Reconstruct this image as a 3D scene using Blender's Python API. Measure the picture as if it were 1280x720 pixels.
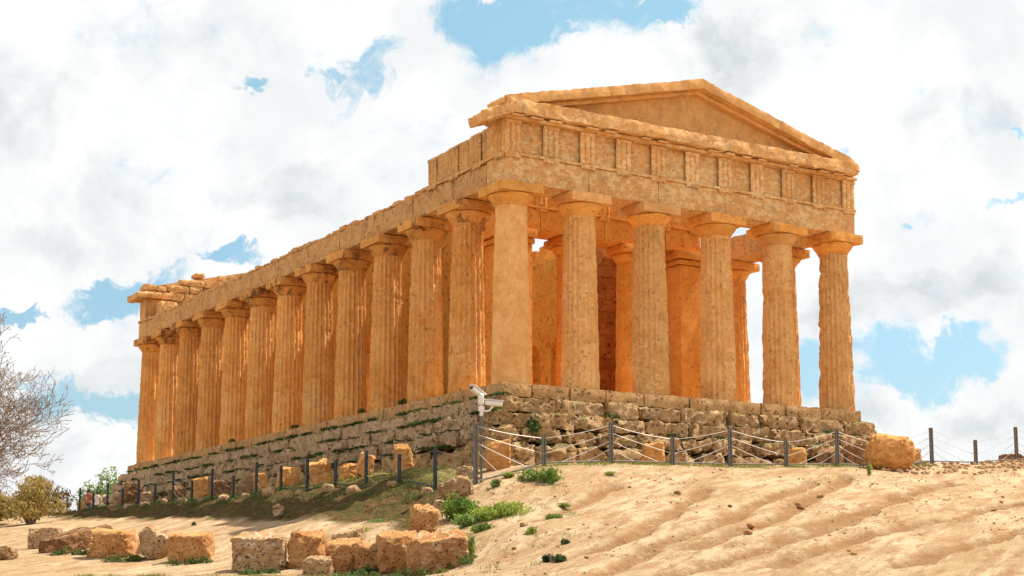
import bpy, bmesh, math, random
import numpy as np
from mathutils import Vector, Matrix, Euler
from mathutils.geometry import tessellate_polygon
R = math.radians
for o in list(bpy.data.objects): bpy.data.objects.remove(o)
sc = bpy.context.scene
COL = sc.collection

# ------------------------------------------------------------------ camera
YAW, PITCH, FPX, V0 = .5453, .1397, 1941.6, 108.0
CAM = Vector((-26.82, -44.27, -6.87))
cd = bpy.data.cameras.new('camera'); cam = bpy.data.objects.new('camera', cd); COL.objects.link(cam)
cam.location = CAM; cam.rotation_euler = (math.pi/2+PITCH, 0, -YAW)
cd.sensor_width = 36; cd.lens = 36*FPX/1280; cd.shift_y = V0/1280; cd.clip_start = .1; cd.clip_end = 8000
sc.camera = cam
sc.view_settings.view_transform = 'Standard'; sc.view_settings.look = 'None'
sc.view_settings.gamma = 1; sc.view_settings.exposure = 0.93
sc.render.resolution_x = 1024; sc.render.resolution_y = 576

# ------------------------------------------------------------------ sun and sky
SUN_EL, SUN_AZ = 60, -3.0          # azimuth from +x towards +y
SUN_STRENGTH, SKY_STRENGTH = 4.6, .12
sd = bpy.data.lights.new('sun', 'SUN'); sd.energy = SUN_STRENGTH; sd.angle = R(.5); sd.color = (1, .93, .80)
sun = bpy.data.objects.new('sun', sd); COL.objects.link(sun)
sdir = Vector((math.cos(R(SUN_EL))*math.cos(R(SUN_AZ)), math.cos(R(SUN_EL))*math.sin(R(SUN_AZ)), math.sin(R(SUN_EL))))
sun.rotation_euler = sdir.to_track_quat('Z', 'Y').to_euler(); sun.location = (30, 0, 40)

class NT:
    """tiny helper to write node trees"""
    def __init__(s, nt): s.nt = nt; s.n = nt.nodes; s.l = nt.links
    def new(s, t, **kw):
        n = s.n.new(t)
        for k, v in kw.items(): setattr(n, k, v)
        return n
    def put(s, sock, v):
        if isinstance(v, bpy.types.NodeSocket): s.l.new(v, sock)
        elif v is not None: sock.default_value = v
    def math(s, op, a, b=None, c=None, clamp=False):
        n = s.new('ShaderNodeMath', operation=op, use_clamp=clamp)
        for i, v in enumerate((a, b, c)):
            if v is not None: s.put(n.inputs[i], v)
        return n.outputs[0]
    def vmath(s, op, a, b=None):
        n = s.new('ShaderNodeVectorMath', operation=op)
        s.put(n.inputs[0], a)
        if b is not None: s.put(n.inputs[1], b)
        return n.outputs['Value'] if op in ('LENGTH', 'DOT_PRODUCT') else n.outputs['Vector']
    def mapr(s, v, a, b, c=0, d=1, smooth=True):
        n = s.new('ShaderNodeMapRange', interpolation_type='SMOOTHSTEP' if smooth else 'LINEAR')
        for i, x in enumerate((v, a, b, c, d)): s.put(n.inputs[i], x)
        return n.outputs[0]
    def noise(s, vec, scale, detail=4, rough=.55, dist=0, dims='3D'):
        n = s.new('ShaderNodeTexNoise', noise_dimensions=dims)
        s.put(n.inputs['Vector'], vec); n.inputs['Scale'].default_value = scale
        n.inputs['Detail'].default_value = detail; n.inputs['Roughness'].default_value = rough
        n.inputs['Distortion'].default_value = dist
        return n.outputs['Fac']
    def mix(s, f, a, b, mode='MIX'):
        n = s.new('ShaderNodeMix', data_type='RGBA', blend_type=mode)
        s.put(n.inputs[0], f)
        s.put(n.inputs[6], a if isinstance(a, bpy.types.NodeSocket) else (*a, 1)[:4])
        s.put(n.inputs[7], b if isinstance(b, bpy.types.NodeSocket) else (*b, 1)[:4])
        return n.outputs[2]

w = bpy.data.worlds.new('World'); sc.world = w; w.use_nodes = True
N = NT(w.node_tree); w.node_tree.nodes.clear()
sky = N.new('ShaderNodeTexSky', sky_type='NISHITA'); sky.sun_disc = False
sky.sun_elevation = R(SUN_EL); sky.sun_rotation = R(90-SUN_AZ); sky.altitude = 200
sky.air_density = 1.1; sky.dust_density = 1.2; sky.ozone_density = 1.6
tc = N.new('ShaderNodeTexCoord')
rot = N.new('ShaderNodeMapping', vector_type='POINT'); rot.inputs['Rotation'].default_value = (0, 0, YAW)
N.put(rot.inputs['Vector'], tc.outputs['Generated'])
sep = N.new('ShaderNodeSeparateXYZ'); N.put(sep.inputs[0], rot.outputs[0])
yy = N.math('MAXIMUM', N.math('ABSOLUTE', sep.outputs[1]), .25)
com = N.new('ShaderNodeCombineXYZ')
N.put(com.inputs[0], N.math('DIVIDE', sep.outputs[0], yy)); N.put(com.inputs[1], N.math('DIVIDE', sep.outputs[2], yy))
q = com.outputs[0]
def q_of(u, v):
    a = (u-640)/FPX; b = (360+V0-v)/FPX
    y = math.cos(PITCH)-b*math.sin(PITCH); z = math.sin(PITCH)+b*math.cos(PITCH)
    return a/y, z/y
def warp(src, scale, amt, detail=8, rough=.6):
    t = N.new('ShaderNodeTexNoise'); N.put(t.inputs['Vector'], src); t.inputs['Scale'].default_value = scale
    t.inputs['Detail'].default_value = detail; t.inputs['Roughness'].default_value = rough
    k = N.new('ShaderNodeVectorMath', operation='SCALE'); N.put(k.inputs[0], N.vmath('SUBTRACT', t.outputs['Color'], (.5, .5, .5))); k.inputs['Scale'].default_value = amt
    return N.vmath('ADD', src, k.outputs[0])
qw = warp(warp(q, 16, .075, 3, .5), 55, .042, 9, .68)
def blobs(lst):
    tot = None
    for (u, v, ru, rv, rd, s) in lst:
        m = N.new('ShaderNodeMapping', vector_type='TEXTURE'); N.put(m.inputs['Vector'], qw)
        c = q_of(u, v)
        m.inputs['Location'].default_value = (c[0], c[1], 0); m.inputs['Rotation'].default_value = (0, 0, R(rd))
        m.inputs['Scale'].default_value = (ru/FPX, rv/FPX, 1)
        k = N.mapr(N.vmath('LENGTH', m.outputs[0]), 1.25, .35, 0, s)
        tot = k if tot is None else N.math('MAXIMUM', tot, k)
    return tot
gap = blobs([(690, 28, 155, 52, 6, 1), (800, 12, 90, 28, 0, 1), (590, 22, 60, 42, 0, .9), (470, 82, 75, 26, 25, .62), (322, 108, 30, 17, 0, .8),
             (400, 105, 30, 12, 0, .45), (150, 364, 88, 26, 10, .95), (25, 378, 60, 12, -4, .85), (285, 320, 46, 14, 0, .8),
             (84, 488, 50, 38, -20, 1), (140, 515, 62, 30, 0, 1), (40, 455, 40, 12, 0, .4),
             (1112, 450, 82, 48, -8, 1), (1200, 440, 72, 30, 0, 1), (1012, 472, 40, 48, 0, 1), (1125, 288, 16, 9, 0, .55),
             (1255, 262, 45, 8, 16, .62), (1065, 186, 20, 11, -20, .75), (1277, 172, 14, 9, 0, .6), (975, 360, 20, 40, 0, .3)])
f1 = N.noise(warp(q, 20, .03, 4), 15, 13, .66, .2)
dens = N.math('ADD', .80, N.math('MULTIPLY', N.math('SUBTRACT', f1, .5), 2.3))
dens = N.math('SUBTRACT', dens, gap)
cmask = N.mapr(dens, -.05, .72)
grey = blobs([(950, 55, 110, 60, 0, 1), (30, 130, 120, 110, 0, .75), (90, 270, 130, 80, 0, .7), (350, 240, 90, 40, 0, .8), (230, 60, 130, 60, 0, .4),
              (1160, 135, 170, 40, -5, .8), (1120, 375, 190, 36, 5, .95), (1180, 515, 170, 30, 0, .7), (150, 470, 70, 26, 0, .5), (120, 570, 120, 20, 0, .5), (1040, 470, 30, 60, 0, .2)])
f2 = N.noise(warp(q, 25, .03, 5), 11, 9, .58, .3)
shade = N.math('MULTIPLY', N.math('ADD', N.math('MULTIPLY', grey, .62), .42), N.mapr(f2, .30, .68))
CLOUD = .98
ccol = N.mix(shade, (CLOUD*1.0, CLOUD*1.0, CLOUD*1.0), (CLOUD*.60, CLOUD*.65, CLOUD*.67))
cs = N.new('ShaderNodeVectorMath', operation='SCALE'); N.put(cs.inputs[0], ccol); cs.inputs['Scale'].default_value = 1/SKY_STRENGTH*.575
bs = N.new('ShaderNodeVectorMath', operation='SCALE'); sq = N.new('ShaderNodeSeparateXYZ'); N.put(sq.inputs[0], q); tint = N.mix(N.mapr(sq.outputs[1], .12, .38, 0, 1, False), (.53, .61, .62), (.72, .86, .705)); N.put(bs.inputs[0], N.mix(1.0, sky.outputs[0], tint, 'MULTIPLY')); bs.inputs['Scale'].default_value = 1.0
final = N.mix(cmask, bs.outputs[0], cs.outputs[0])
bg = N.new('ShaderNodeBackground'); N.put(bg.inputs[0], final); bg.inputs[1].default_value = SKY_STRENGTH
wo = N.new('ShaderNodeOutputWorld'); N.l.new(bg.outputs[0], wo.inputs[0])

# ------------------------------------------------------------------ helpers
def pix(u, v, d=None, x=None, y=None):
    """a point of the place, read off a sight line at a chosen distance / plane"""
    F = Vector((math.sin(YAW)*math.cos(PITCH), math.cos(YAW)*math.cos(PITCH), math.sin(PITCH)))
    Rt = Vector((math.cos(YAW), -math.sin(YAW), 0)); U = Rt.cross(F)
    r = F + Rt*((u-640)/FPX) + U*((360+V0-v)/FPX)
    if d is not None: t = d/(r.x*math.sin(YAW)+r.y*math.cos(YAW))
    elif x is not None: t = (x-CAM.x)/r.x
    else: t = (y-CAM.y)/r.y
    return CAM + r*t
def mpp(p):       # metres per photo pixel at a point
    return ((p.x-CAM.x)*math.sin(YAW)+(p.y-CAM.y)*math.cos(YAW))/FPX
rs0 = np.random.RandomState(5)
PERM = np.concatenate([rs0.permutation(512)]*3)
GR = rs0.normal(size=(512, 3)); GR /= np.linalg.norm(GR, axis=1)[:, None]
def pn(P, seed=0):
    P = np.asarray(P, float)+seed*17.31
    i = np.floor(P).astype(int); f = P-i; i &= 511
    u = f*f*f*(f*(f*6-15)+10)
    out = 0
    for dx in (0, 1):
        for dy in (0, 1):
            for dz in (0, 1):
                h = PERM[PERM[PERM[(i[:, 0]+dx) & 511]+((i[:, 1]+dy) & 511)]+((i[:, 2]+dz) & 511)] & 511
                g = GR[h]
                d = g[:, 0]*(f[:, 0]-dx)+g[:, 1]*(f[:, 1]-dy)+g[:, 2]*(f[:, 2]-dz)
                wt = (u[:, 0] if dx else 1-u[:, 0])*(u[:, 1] if dy else 1-u[:, 1])*(u[:, 2] if dz else 1-u[:, 2])
                out = out+d*wt
    return out*1.5
def fbm(P, oct=3, seed=0, gain=.5):
    a = 1; t = 0; P = np.asarray(P, float)
    for k in range(oct): t = t+a*pn(P*2**k, seed+k*3); a *= gain
    return t
def obj(name, V, Fc, m, parent=None, smooth=False, mats=None, mi=None):
    me = bpy.data.meshes.new(name); me.from_pydata([tuple(v) for v in V], [], [tuple(f) for f in Fc]); me.update()
    if m is not None: me.materials.append(m)
    for x in (mats or []): me.materials.append(x)
    if mi is not None: me.polygons.foreach_set('material_index', mi)
    if smooth is True: me.polygons.foreach_set('use_smooth', [True]*len(me.polygons))
    elif smooth:
        me.polygons.foreach_set('use_smooth', [True]*len(me.polygons)); me.set_sharp_from_angle(angle=R(smooth))
    o = bpy.data.objects.new(name, me); COL.objects.link(o)
    if parent is not None: o.parent = parent
    return o
def tag(o, label=None, cat=None, group=None, kind=None):
    if label: o['label'] = label
    if cat: o['category'] = cat
    if group: o['group'] = group
    if kind: o['kind'] = kind
    return o
def empty(name, loc=(0, 0, 0)):
    o = bpy.data.objects.new(name, None); COL.objects.link(o); o.location = loc; o.empty_display_size = .3; return o
class MB:
    def __init__(s): s.V = []; s.F = []; s.M = []; s.n = 0
    def add(s, V, F, mi=0):
        V = np.asarray(V, float); s.V.append(V)
        s.F += [tuple(int(i)+s.n for i in f) for f in F]; s.M += [mi]*len(F); s.n += len(V)
    def build(s, name, m, parent=None, smooth=False, mats=None):
        V = np.vstack(s.V)
        pp_ = parent
        while pp_ is not None: V = V-np.array(pp_.location); pp_ = pp_.parent
        return obj(name, V, s.F, m, parent, smooth, mats, s.M if mats else None)
CUBE = {}
def cube_grid(nx, ny, nz):
    key = (nx, ny, nz)
    if key in CUBE: return CUBE[key]
    idx = {}; V = []; F = []
    def vid(i, j, k):
        if (i, j, k) not in idx:
            idx[(i, j, k)] = len(V); V.append((2*i/nx-1, 2*j/ny-1, 2*k/nz-1))
        return idx[(i, j, k)]
    for i in range(nx):
        for j in range(ny):
            F.append((vid(i, j, 0), vid(i, j+1, 0), vid(i+1, j+1, 0), vid(i+1, j, 0)))
            F.append((vid(i, j, nz), vid(i+1, j, nz), vid(i+1, j+1, nz), vid(i, j+1, nz)))
    for i in range(nx):
        for k in range(nz):
            F.append((vid(i, 0, k), vid(i+1, 0, k), vid(i+1, 0, k+1), vid(i, 0, k+1)))
            F.append((vid(i, ny, k), vid(i, ny, k+1), vid(i+1, ny, k+1), vid(i+1, ny, k)))
    for j in range(ny):
        for k in range(nz):
            F.append((vid(0, j, k), vid(0, j, k+1), vid(0, j+1, k+1), vid(0, j+1, k)))
            F.append((vid(nx, j, k), vid(nx, j+1, k), vid(nx, j+1, k+1), vid(nx, j, k+1)))
    CUBE[key] = (np.array(V, float), F); return CUBE[key]
def stone(mb, c, s, cell=.15, rnd=.05, amp=.03, freq=2.5, seed=0, rot=None, amp2=0., freq2=9, mi=0, skew=0., maxn=40, cuts=0, cutd=.8):
    """a worn block: rounded box with noise in its surface; c centre, s full size"""
    c = np.array(c, float); h = np.array(s, float)/2
    n = [int(min(maxn, max(2, round(2*x/cell)))) for x in h]
    V0_, F = cube_grid(*n)
    V = V0_*h; r = min(rnd, h.min()*.95)
    qd = np.clip(V, -(h-r), h-r); d = V-qd; L = np.linalg.norm(d, axis=1); L[L == 0] = 1
    V = qd+d/L[:, None]*r
    nrm = V/np.linalg.norm(V, axis=1)[:, None]*.4+V0_*.6
    if cuts:
        rc = np.random.RandomState(seed+7)
        for _ in range(cuts):
            a_ = rc.normal(size=3); a_[2] = abs(a_[2])*.9+.05 if rc.rand() < .75 else a_[2]; a_ /= np.linalg.norm(a_)
            ext = np.abs(a_*h).sum(); lim = ext*rc.uniform(cutd-.14, cutd+.08); over = np.clip(V@a_-lim, 0, None); V = V-over[:, None]*a_*.93
    P = (V+seed*3.7)*freq
    disp = np.stack([fbm(P+k*31.7, 3, seed % 50) for k in range(3)], 1)
    V = V+disp*amp
    if amp2: V = V-nrm*(np.clip(np.abs(fbm(V*freq2+seed, 2, seed % 37)), 0, 1)[:, None])*amp2
    if skew: V[:, 0] += V[:, 2]*skew; 
    if rot is not None:
        Mx = np.array(Euler(rot).to_matrix()); V = V@Mx.T
    mb.add(V+c, F, mi)
def box(mb, a, b, mi=0):
    x0, y0, z0 = a; x1, y1, z1 = b
    mb.add([(x0, y0, z0), (x1, y0, z0), (x1, y1, z0), (x0, y1, z0), (x0, y0, z1), (x1, y0, z1), (x1, y1, z1), (x0, y1, z1)],
           [(0, 3, 2, 1), (4, 5, 6, 7), (0, 1, 5, 4), (1, 2, 6, 5), (2, 3, 7, 6), (3, 0, 4, 7)], mi)
def tube(mb, pts, rad, n=6, mi=0, cap=True):
    pts = [Vector(p) for p in pts]; rad = rad if isinstance(rad, (list, tuple)) else [rad]*len(pts)
    V = []; F = []
    for i, p in enumerate(pts):
        t = (pts[min(i+1, len(pts)-1)]-pts[max(i-1, 0)]).normalized()
        a = t.cross(Vector((0, 0, 1)) if abs(t.z) < .9 else Vector((1, 0, 0))).normalized(); b = t.cross(a)
        for k in range(n):
            an = 2*math.pi*k/n; V.append(p+(a*math.cos(an)+b*math.sin(an))*rad[i])
    for i in range(len(pts)-1):
        for k in range(n): F.append((i*n+k, i*n+(k+1) % n, (i+1)*n+(k+1) % n, (i+1)*n+k))
    if cap:
        F.append(tuple(range(n))[::-1]); F.append(tuple((len(pts)-1)*n+k for k in range(n)))
    mb.add([tuple(v) for v in V], F, mi)
def prism(mb, poly, axis, a, b, mi=0):
    """extrude a 2D outline; axis 'y': (x,z) outline between y=a,b; axis 'x': (y,z) outline between x=a,b"""
    n = len(poly)
    def P(p, t): return (p[0], t, p[1]) if axis == 'y' else (t, p[0], p[1])
    V = [P(p, a) for p in poly]+[P(p, b) for p in poly]
    tris = tessellate_polygon([[Vector((p[0], p[1], 0)) for p in poly]])
    F = [tuple(t) for t in tris]+[tuple(i+n for i in t)[::-1] for t in tris]
    F += [(i, (i+1) % n, n+(i+1) % n, n+i) for i in range(n)]
    mb.add(V, F, mi)
def fixn(o):
    bm = bmesh.new(); bm.from_mesh(o.data); bmesh.ops.recalc_face_normals(bm, faces=bm.faces); bm.to_mesh(o.data); bm.free(); return o
def lathe(mb, prof, n=48, c=(0, 0, 0), seed=None, amp=0.):
    V = []; F = []
    for (r, z) in prof:
        for k in range(n):
            an = 2*math.pi*k/n; V.append((r*math.cos(an), r*math.sin(an), z))
    V = np.array(V)
    if amp: V = V+np.stack([fbm(V*3+k*9, 3, seed) for k in range(3)], 1)*amp
    for i in range(len(prof)-1):
        for k in range(n): F.append((i*n+k, i*n+(k+1) % n, (i+1)*n+(k+1) % n, (i+1)*n+k))
    F.append(tuple(range(n))[::-1]); F.append(tuple((len(prof)-1)*n+k for k in range(n)))
    mb.add(V+np.array(c), F)

# ------------------------------------------------------------------ materials
def mat(name):
    m = bpy.data.materials.new(name); m.use_nodes = True
    nt = NT(m.node_tree); b = m.node_tree.nodes['Principled BSDF']
    b.inputs['Specular IOR Level'].default_value = .15
    return m, nt, b
def stone_mat(name, A, B, dark=(.16, .09, .045), dark_amt=.5, light=None, light_amt=0, pit=.35, pitscale=9, bump=.5, grain=28,
              lichen=0, lichcol=(.20, .17, .13), courses=None, stretch=(1, 1, 1), moss=0, streak=0, patch=1.1, bd=.07, pitcol=.5):
    m, n, b = mat(name)
    g = n.new('ShaderNodeNewGeometry'); pos = g.outputs['Position']
    oi = n.new('ShaderNodeObjectInfo')
    mp = n.new('ShaderNodeMapping'); n.put(mp.inputs['Vector'], pos); mp.inputs['Scale'].default_value = stretch
    P = mp.outputs[0]
    big = n.noise(P, patch, 6, .6, .5); med = n.noise(P, 4.5, 7, .65); fine = n.noise(P, grain, 5, .7)
    col = n.mix(n.mapr(n.math('ADD', n.math('MULTIPLY', big, .55), n.math('MULTIPLY', med, .45)), .36, .64), A, B)
    if light:
        fl_ = n.new('ShaderNodeMapping'); n.put(fl_.inputs['Vector'], P); fl_.inputs['Scale'].default_value = (1, 1, 1.7)
        lm = n.noise(fl_.outputs[0], 4.2, 10, .72, .1)
        lz = n.noise(P, .33, 2, .5)
        thr = n.math('ADD', .5+.16*(1-light_amt), n.math('MULTIPLY', n.math('SUBTRACT', .5, lz), .35))
        k = n.mapr(n.math('SUBTRACT', lm, thr), 0, .05)
        col = n.mix(n.math('MULTIPLY', k, .7), col, light)
    if streak:
        ms = n.new('ShaderNodeMapping'); n.put(ms.inputs['Vector'], pos); ms.inputs['Scale'].default_value = (7, 7, .35)
        sk = n.noise(ms.outputs[0], 1, 5, .6)
        col = n.mix(n.math('MULTIPLY', n.mapr(sk, .52, .72), streak), col, dark)
    dk = n.noise(P, 7.3, 9, .75, .4)
    col = n.mix(n.math('MULTIPLY', n.mapr(dk, .55, .68), dark_amt), col, dark)
    if lichen:
        lk = n.noise(P, 1.9, 8, .7, .6)
        col = n.mix(n.math('MULTIPLY', n.mapr(lk, .5, .64), lichen), col, lichcol)
    if moss:
        mk = n.noise(P, 3.3, 6, .7)
        up = n.new('ShaderNodeSeparateXYZ'); n.put(up.inputs[0], g.outputs['Normal'])
        col = n.mix(n.math('MULTIPLY', n.math('MULTIPLY', n.mapr(mk, .42, .6), n.mapr(up.outputs[2], .2, .7)), moss), col, (.07, .10, .03))
    # fine grain and per-object tint
    col = n.mix(n.mapr(fine, .3, .7, 0, .35, False), col, n.mix(1, col, (1.28, 1.25, 1.2), 'MULTIPLY'))
    tint = n.mapr(oi.outputs['Random'], 0, 1, .93, 1.13, False)
    tv = n.new('ShaderNodeVectorMath', operation='SCALE'); n.put(tv.inputs[0], col); n.put(tv.inputs['Scale'], tint)
    col = tv.outputs[0]
    vor = n.new('ShaderNodeTexVoronoi', feature='F1'); n.put(vor.inputs['Vector'], P); vor.inputs['Scale'].default_value = pitscale
    vor.inputs['Randomness'].default_value = 1
    pm = n.noise(P, pitscale*.6, 4, .7)
    pits = n.math('MULTIPLY', n.mapr(vor.outputs['Distance'], .42, .12), n.mapr(pm, .48, .62))
    col = n.mix(n.math('MULTIPLY', pits, pitcol), col, dark)
    hgt = n.math('SUBTRACT', n.math('ADD', n.math('MULTIPLY', fine, .5), n.math('MULTIPLY', med, .8)), n.math('MULTIPLY', pits, pit))
    if courses:
        br = n.new('ShaderNodeTexBrick'); br.offset = .5
        cm = n.new('ShaderNodeMapping'); n.put(cm.inputs['Vector'], pos)
        cm.inputs['Rotation'].default_value = courses[0]
        n.put(br.inputs['Vector'], cm.outputs[0]); br.inputs['Scale'].default_value = 1
        br.inputs['Brick Width'].default_value = courses[1]; br.inputs['Row Height'].default_value = courses[2]
        br.inputs['Mortar Size'].default_value = .012; br.inputs['Mortar Smooth'].default_value = .4
        br.inputs['Color1'].default_value = (.82, .82, .82, 1); br.inputs['Color2'].default_value = (1.1, 1.1, 1.1, 1); br.inputs['Mortar'].default_value = (.6, .6, .6, 1)
        col = n.mix(.75, col, br.outputs['Color'], 'MULTIPLY')
        hgt = n.math('SUBTRACT', hgt, n.math('MULTIPLY', br.outputs['Fac'], .6))
    bp = n.new('ShaderNodeBump'); bp.inputs['Strength'].default_value = bump; bp.inputs['Distance'].default_value = bd
    n.put(bp.inputs['Height'], hgt)
    n.put(b.inputs['Base Color'], col); n.put(b.inputs['Normal'], bp.outputs[0]); b.inputs['Roughness'].default_value = .95
    return m
M = {}
OR_A, OR_B = (.62, .265, .06), (.72, .36, .105)
M['column'] = stone_mat('weathered_limestone_shaft', OR_A, (.74, .40, .135), dark=(.38, .13, .03), dark_amt=.42, light=(.74, .50, .24), light_amt=.5, pit=.9, pitscale=12, bump=1.0, streak=.4, lichen=.4, lichcol=(.44, .27, .12), patch=.8, pitcol=.15)
M['frontcol'] = stone_mat('front_limestone_shaft', (.62, .315, .10), (.75, .44, .18), dark=(.38, .16, .05), dark_amt=.4, light=(.80, .56, .29), light_amt=.55, pit=.9, pitscale=12, bump=1.0, streak=.4, lichen=.3, lichcol=(.46, .28, .13), patch=.8, pitcol=.15)
M['plaster'] = stone_mat('stuccoed_stone', (.56, .275, .09), (.69, .40, .165), dark=(.38, .17, .055), dark_amt=.5, light=(.66, .42, .19), light_amt=.35, pit=.4, pitscale=16, bump=.6, pitcol=.15)
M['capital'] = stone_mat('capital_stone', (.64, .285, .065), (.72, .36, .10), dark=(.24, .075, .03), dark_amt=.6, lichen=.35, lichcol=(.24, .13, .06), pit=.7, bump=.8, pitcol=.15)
M['capflank'] = stone_mat('stained_shaded_capital_stone', (.54, .24, .06), (.64, .33, .10), dark=(.10, .04, .02), dark_amt=.85, lichen=.9, lichcol=(.15, .075, .04), pit=.8, bump=.9, pitcol=.15)  # dark blotches: stain plus the shade under the architrave, put into the colour
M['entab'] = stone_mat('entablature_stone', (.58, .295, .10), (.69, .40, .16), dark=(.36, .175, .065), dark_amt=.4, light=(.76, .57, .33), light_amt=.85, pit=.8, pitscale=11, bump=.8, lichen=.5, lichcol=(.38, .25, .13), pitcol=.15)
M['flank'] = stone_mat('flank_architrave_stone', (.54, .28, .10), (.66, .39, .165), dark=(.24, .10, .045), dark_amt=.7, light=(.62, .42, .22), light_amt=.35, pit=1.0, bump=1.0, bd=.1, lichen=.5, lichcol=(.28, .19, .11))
M['pedim'] = stone_mat('pediment_stone', (.57, .295, .10), (.69, .40, .155), dark=(.26, .14, .055), dark_amt=.45, light=(.64, .42, .20), light_amt=.25, pit=.5, pitscale=14, bump=.8, lichen=.4, lichcol=(.32, .21, .11), pitcol=.15)
M['inner'] = stone_mat('inner_stone', (.68, .26, .045), (.78, .36, .085), dark=(.36, .10, .02), dark_amt=.5, light=(.72, .40, .14), light_amt=.4, pit=.8, pitscale=8, bump=1.0, bd=.1, pitcol=.15)
M['cellax'] = stone_mat('cella_wall_stone', (.76, .28, .035), (.84, .40, .075), dark=(.40, .09, .02), dark_amt=.55, pit=1.2, pitscale=5, bump=1.0, bd=.2, courses=((R(90), 0, R(90)), 1.5, .55), pitcol=.15)
M['cellared'] = stone_mat('reddened_wall_stone', (.58, .16, .03), (.74, .29, .06), dark=(.15, .03, .012), dark_amt=.8, pit=1.2, pitscale=5, bump=1.0, bd=.2, courses=((R(90), 0, 0), 1.1, .5))
M['step'] = stone_mat('stylobate_stone', (.48, .26, .105), (.62, .39, .18), dark=(.16, .08, .035), dark_amt=.75, light=(.66, .46, .26), light_amt=.3, pit=1.3, pitscale=7, bump=1.0, bd=.12, lichen=.45, lichcol=(.20, .14, .08), moss=.6, pitcol=.7)
M['found'] = stone_mat('eroded_foundation_stone', (.42, .245, .11), (.64, .42, .215), dark=(.10, .055, .025), dark_amt=.75, light=(.58, .42, .26), light_amt=.3, pit=1.8, pitscale=7, bump=1.0, bd=.2, grain=20, lichen=.45, lichcol=(.22, .16, .10), moss=.8, pitcol=.85)
M['grey'] = stone_mat('grey_eroded_stone', (.46, .30, .165), (.64, .46, .28), dark=(.09, .055, .03), dark_amt=.8, light=(.66, .54, .40), light_amt=.4, pit=1.6, pitscale=7, bump=1.0, bd=.2, grain=20, lichen=.4, lichcol=(.24, .18, .12), moss=.9, pitcol=.85)
M['rock'] = stone_mat('orange_boulder', (.42, .185, .065), (.58, .32, .135), dark=(.13, .045, .02), dark_amt=.8, light=(.66, .50, .35), light_amt=.5, pit=1.4, pitscale=16, bump=1.0, bd=.1, grain=40, pitcol=.8)
M['rockpale'] = stone_mat('pale_boulder', (.38, .215, .10), (.54, .36, .20), dark=(.11, .06, .03), dark_amt=.85, light=(.66, .55, .44), light_amt=.5, pit=1.4, pitscale=13, bump=1.0, bd=.12, grain=40, pitcol=.85)
M['rockdark'] = stone_mat('brown_boulder', (.22, .10, .04), (.36, .20, .09), dark=(.06, .03, .015), dark_amt=.85, light=(.50, .38, .27), light_amt=.5, pit=1.4, pitscale=13, bump=1.0, bd=.12, grain=40, pitcol=.85)
M['rocksmooth'] = stone_mat('smooth_orange_block', (.46, .20, .06), (.58, .30, .10), dark=(.18, .07, .025), dark_amt=.65, light=(.64, .42, .22), light_amt=.2, pit=.7, pitscale=10, bump=.8, pitcol=.25)
def plain(name, c, rough=.6, metal=0, spec=.3, var=.15, scale=6):
    m, n, b = mat(name)
    g = n.new('ShaderNodeNewGeometry')
    k = n.noise(g.outputs['Position'], scale, 5, .6)
    n.put(b.inputs['Base Color'], n.mix(n.mapr(k, .35, .65), tuple(x*(1-var) for x in c), tuple(min(1, x*(1+var)) for x in c)))
    b.inputs['Roughness'].default_value = rough; b.inputs['Metallic'].default_value = metal; b.inputs['Specular IOR Level'].default_value = spec
    return m
M['steel'] = plain('weathered_steel', (.13, .115, .10), .6, 0, .4, .2, 12)
M['steelblue'] = plain('blue_grey_steel', (.022, .032, .038), .55, 0, .4, .2, 12)
M['cable'] = plain('steel_cable', (.55, .50, .45), .5, .2, .5)
M['cabledark'] = plain('dull_cable', (.28, .26, .22), .6, .2, .3)
M['white'] = plain('white_paint', (.70, .67, .62), .4, 0, .5, .04)
M['lens'] = plain('dark_glass', (.02, .02, .025), .1, 0, .6)
M['bark'] = plain('grey_bark', (.22, .17, .13), .9, 0, .1, .3, 20)
M['twig'] = plain('pale_twig', (.17, .11, .08), .9, 0, .1, .3, 20)
M['skin'] = plain('skin', (.50, .28, .19), .6); M['hair'] = plain('dark_hair', (.05, .03, .02), .7)
M['shirtred'] = plain('red_cloth', (.38, .10, .07), .9); M['shirtwhite'] = plain('white_cloth', (.7, .6, .55), .9); M['trousers'] = plain('dark_cloth', (.06, .06, .09), .9)
def leafmat(name, A, B, C, trans=.35):
    m, n, b = mat(name)
    g = n.new('ShaderNodeNewGeometry')
    k = n.noise(g.outputs['Position'], 3.2, 3, .6); k2 = n.noise(g.outputs['Position'], 31, 2, .6)
    col = n.mix(n.mapr(k, .38, .62), A, B); col = n.mix(n.mapr(k2, .45, .7), col, C)
    n.put(b.inputs['Base Color'], col); b.inputs['Roughness'].default_value = .6
    tr = n.new('ShaderNodeBsdfTranslucent'); n.put(tr.inputs[0], col)
    mx = n.new('ShaderNodeMixShader'); mx.inputs[0].default_value = trans
    n.l.new(b.outputs[0], mx.inputs[1]); n.l.new(tr.outputs[0], mx.inputs[2])
    out = [x for x in n.n if x.type == 'OUTPUT_MATERIAL'][0]; n.l.new(mx.outputs[0], out.inputs[0])
    return m
M['leaf_bush'] = leafmat('bush_leaf', (.06, .13, .02), (.15, .25, .04), (.28, .36, .06))
M['leaf_bright'] = leafmat('bright_leaf', (.16, .26, .03), (.32, .40, .06), (.50, .48, .12))
M['leaf_dark'] = leafmat('dark_leaf', (.025, .06, .015), (.05, .10, .02), (.09, .14, .03))
M['leaf_olive'] = leafmat('olive_leaf', (.30, .20, .07), (.38, .27, .10), (.42, .37, .08))
M['leaf_brown'] = leafmat('brown_leaf', (.36, .25, .13), (.42, .31, .17), (.28, .26, .09))
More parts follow.
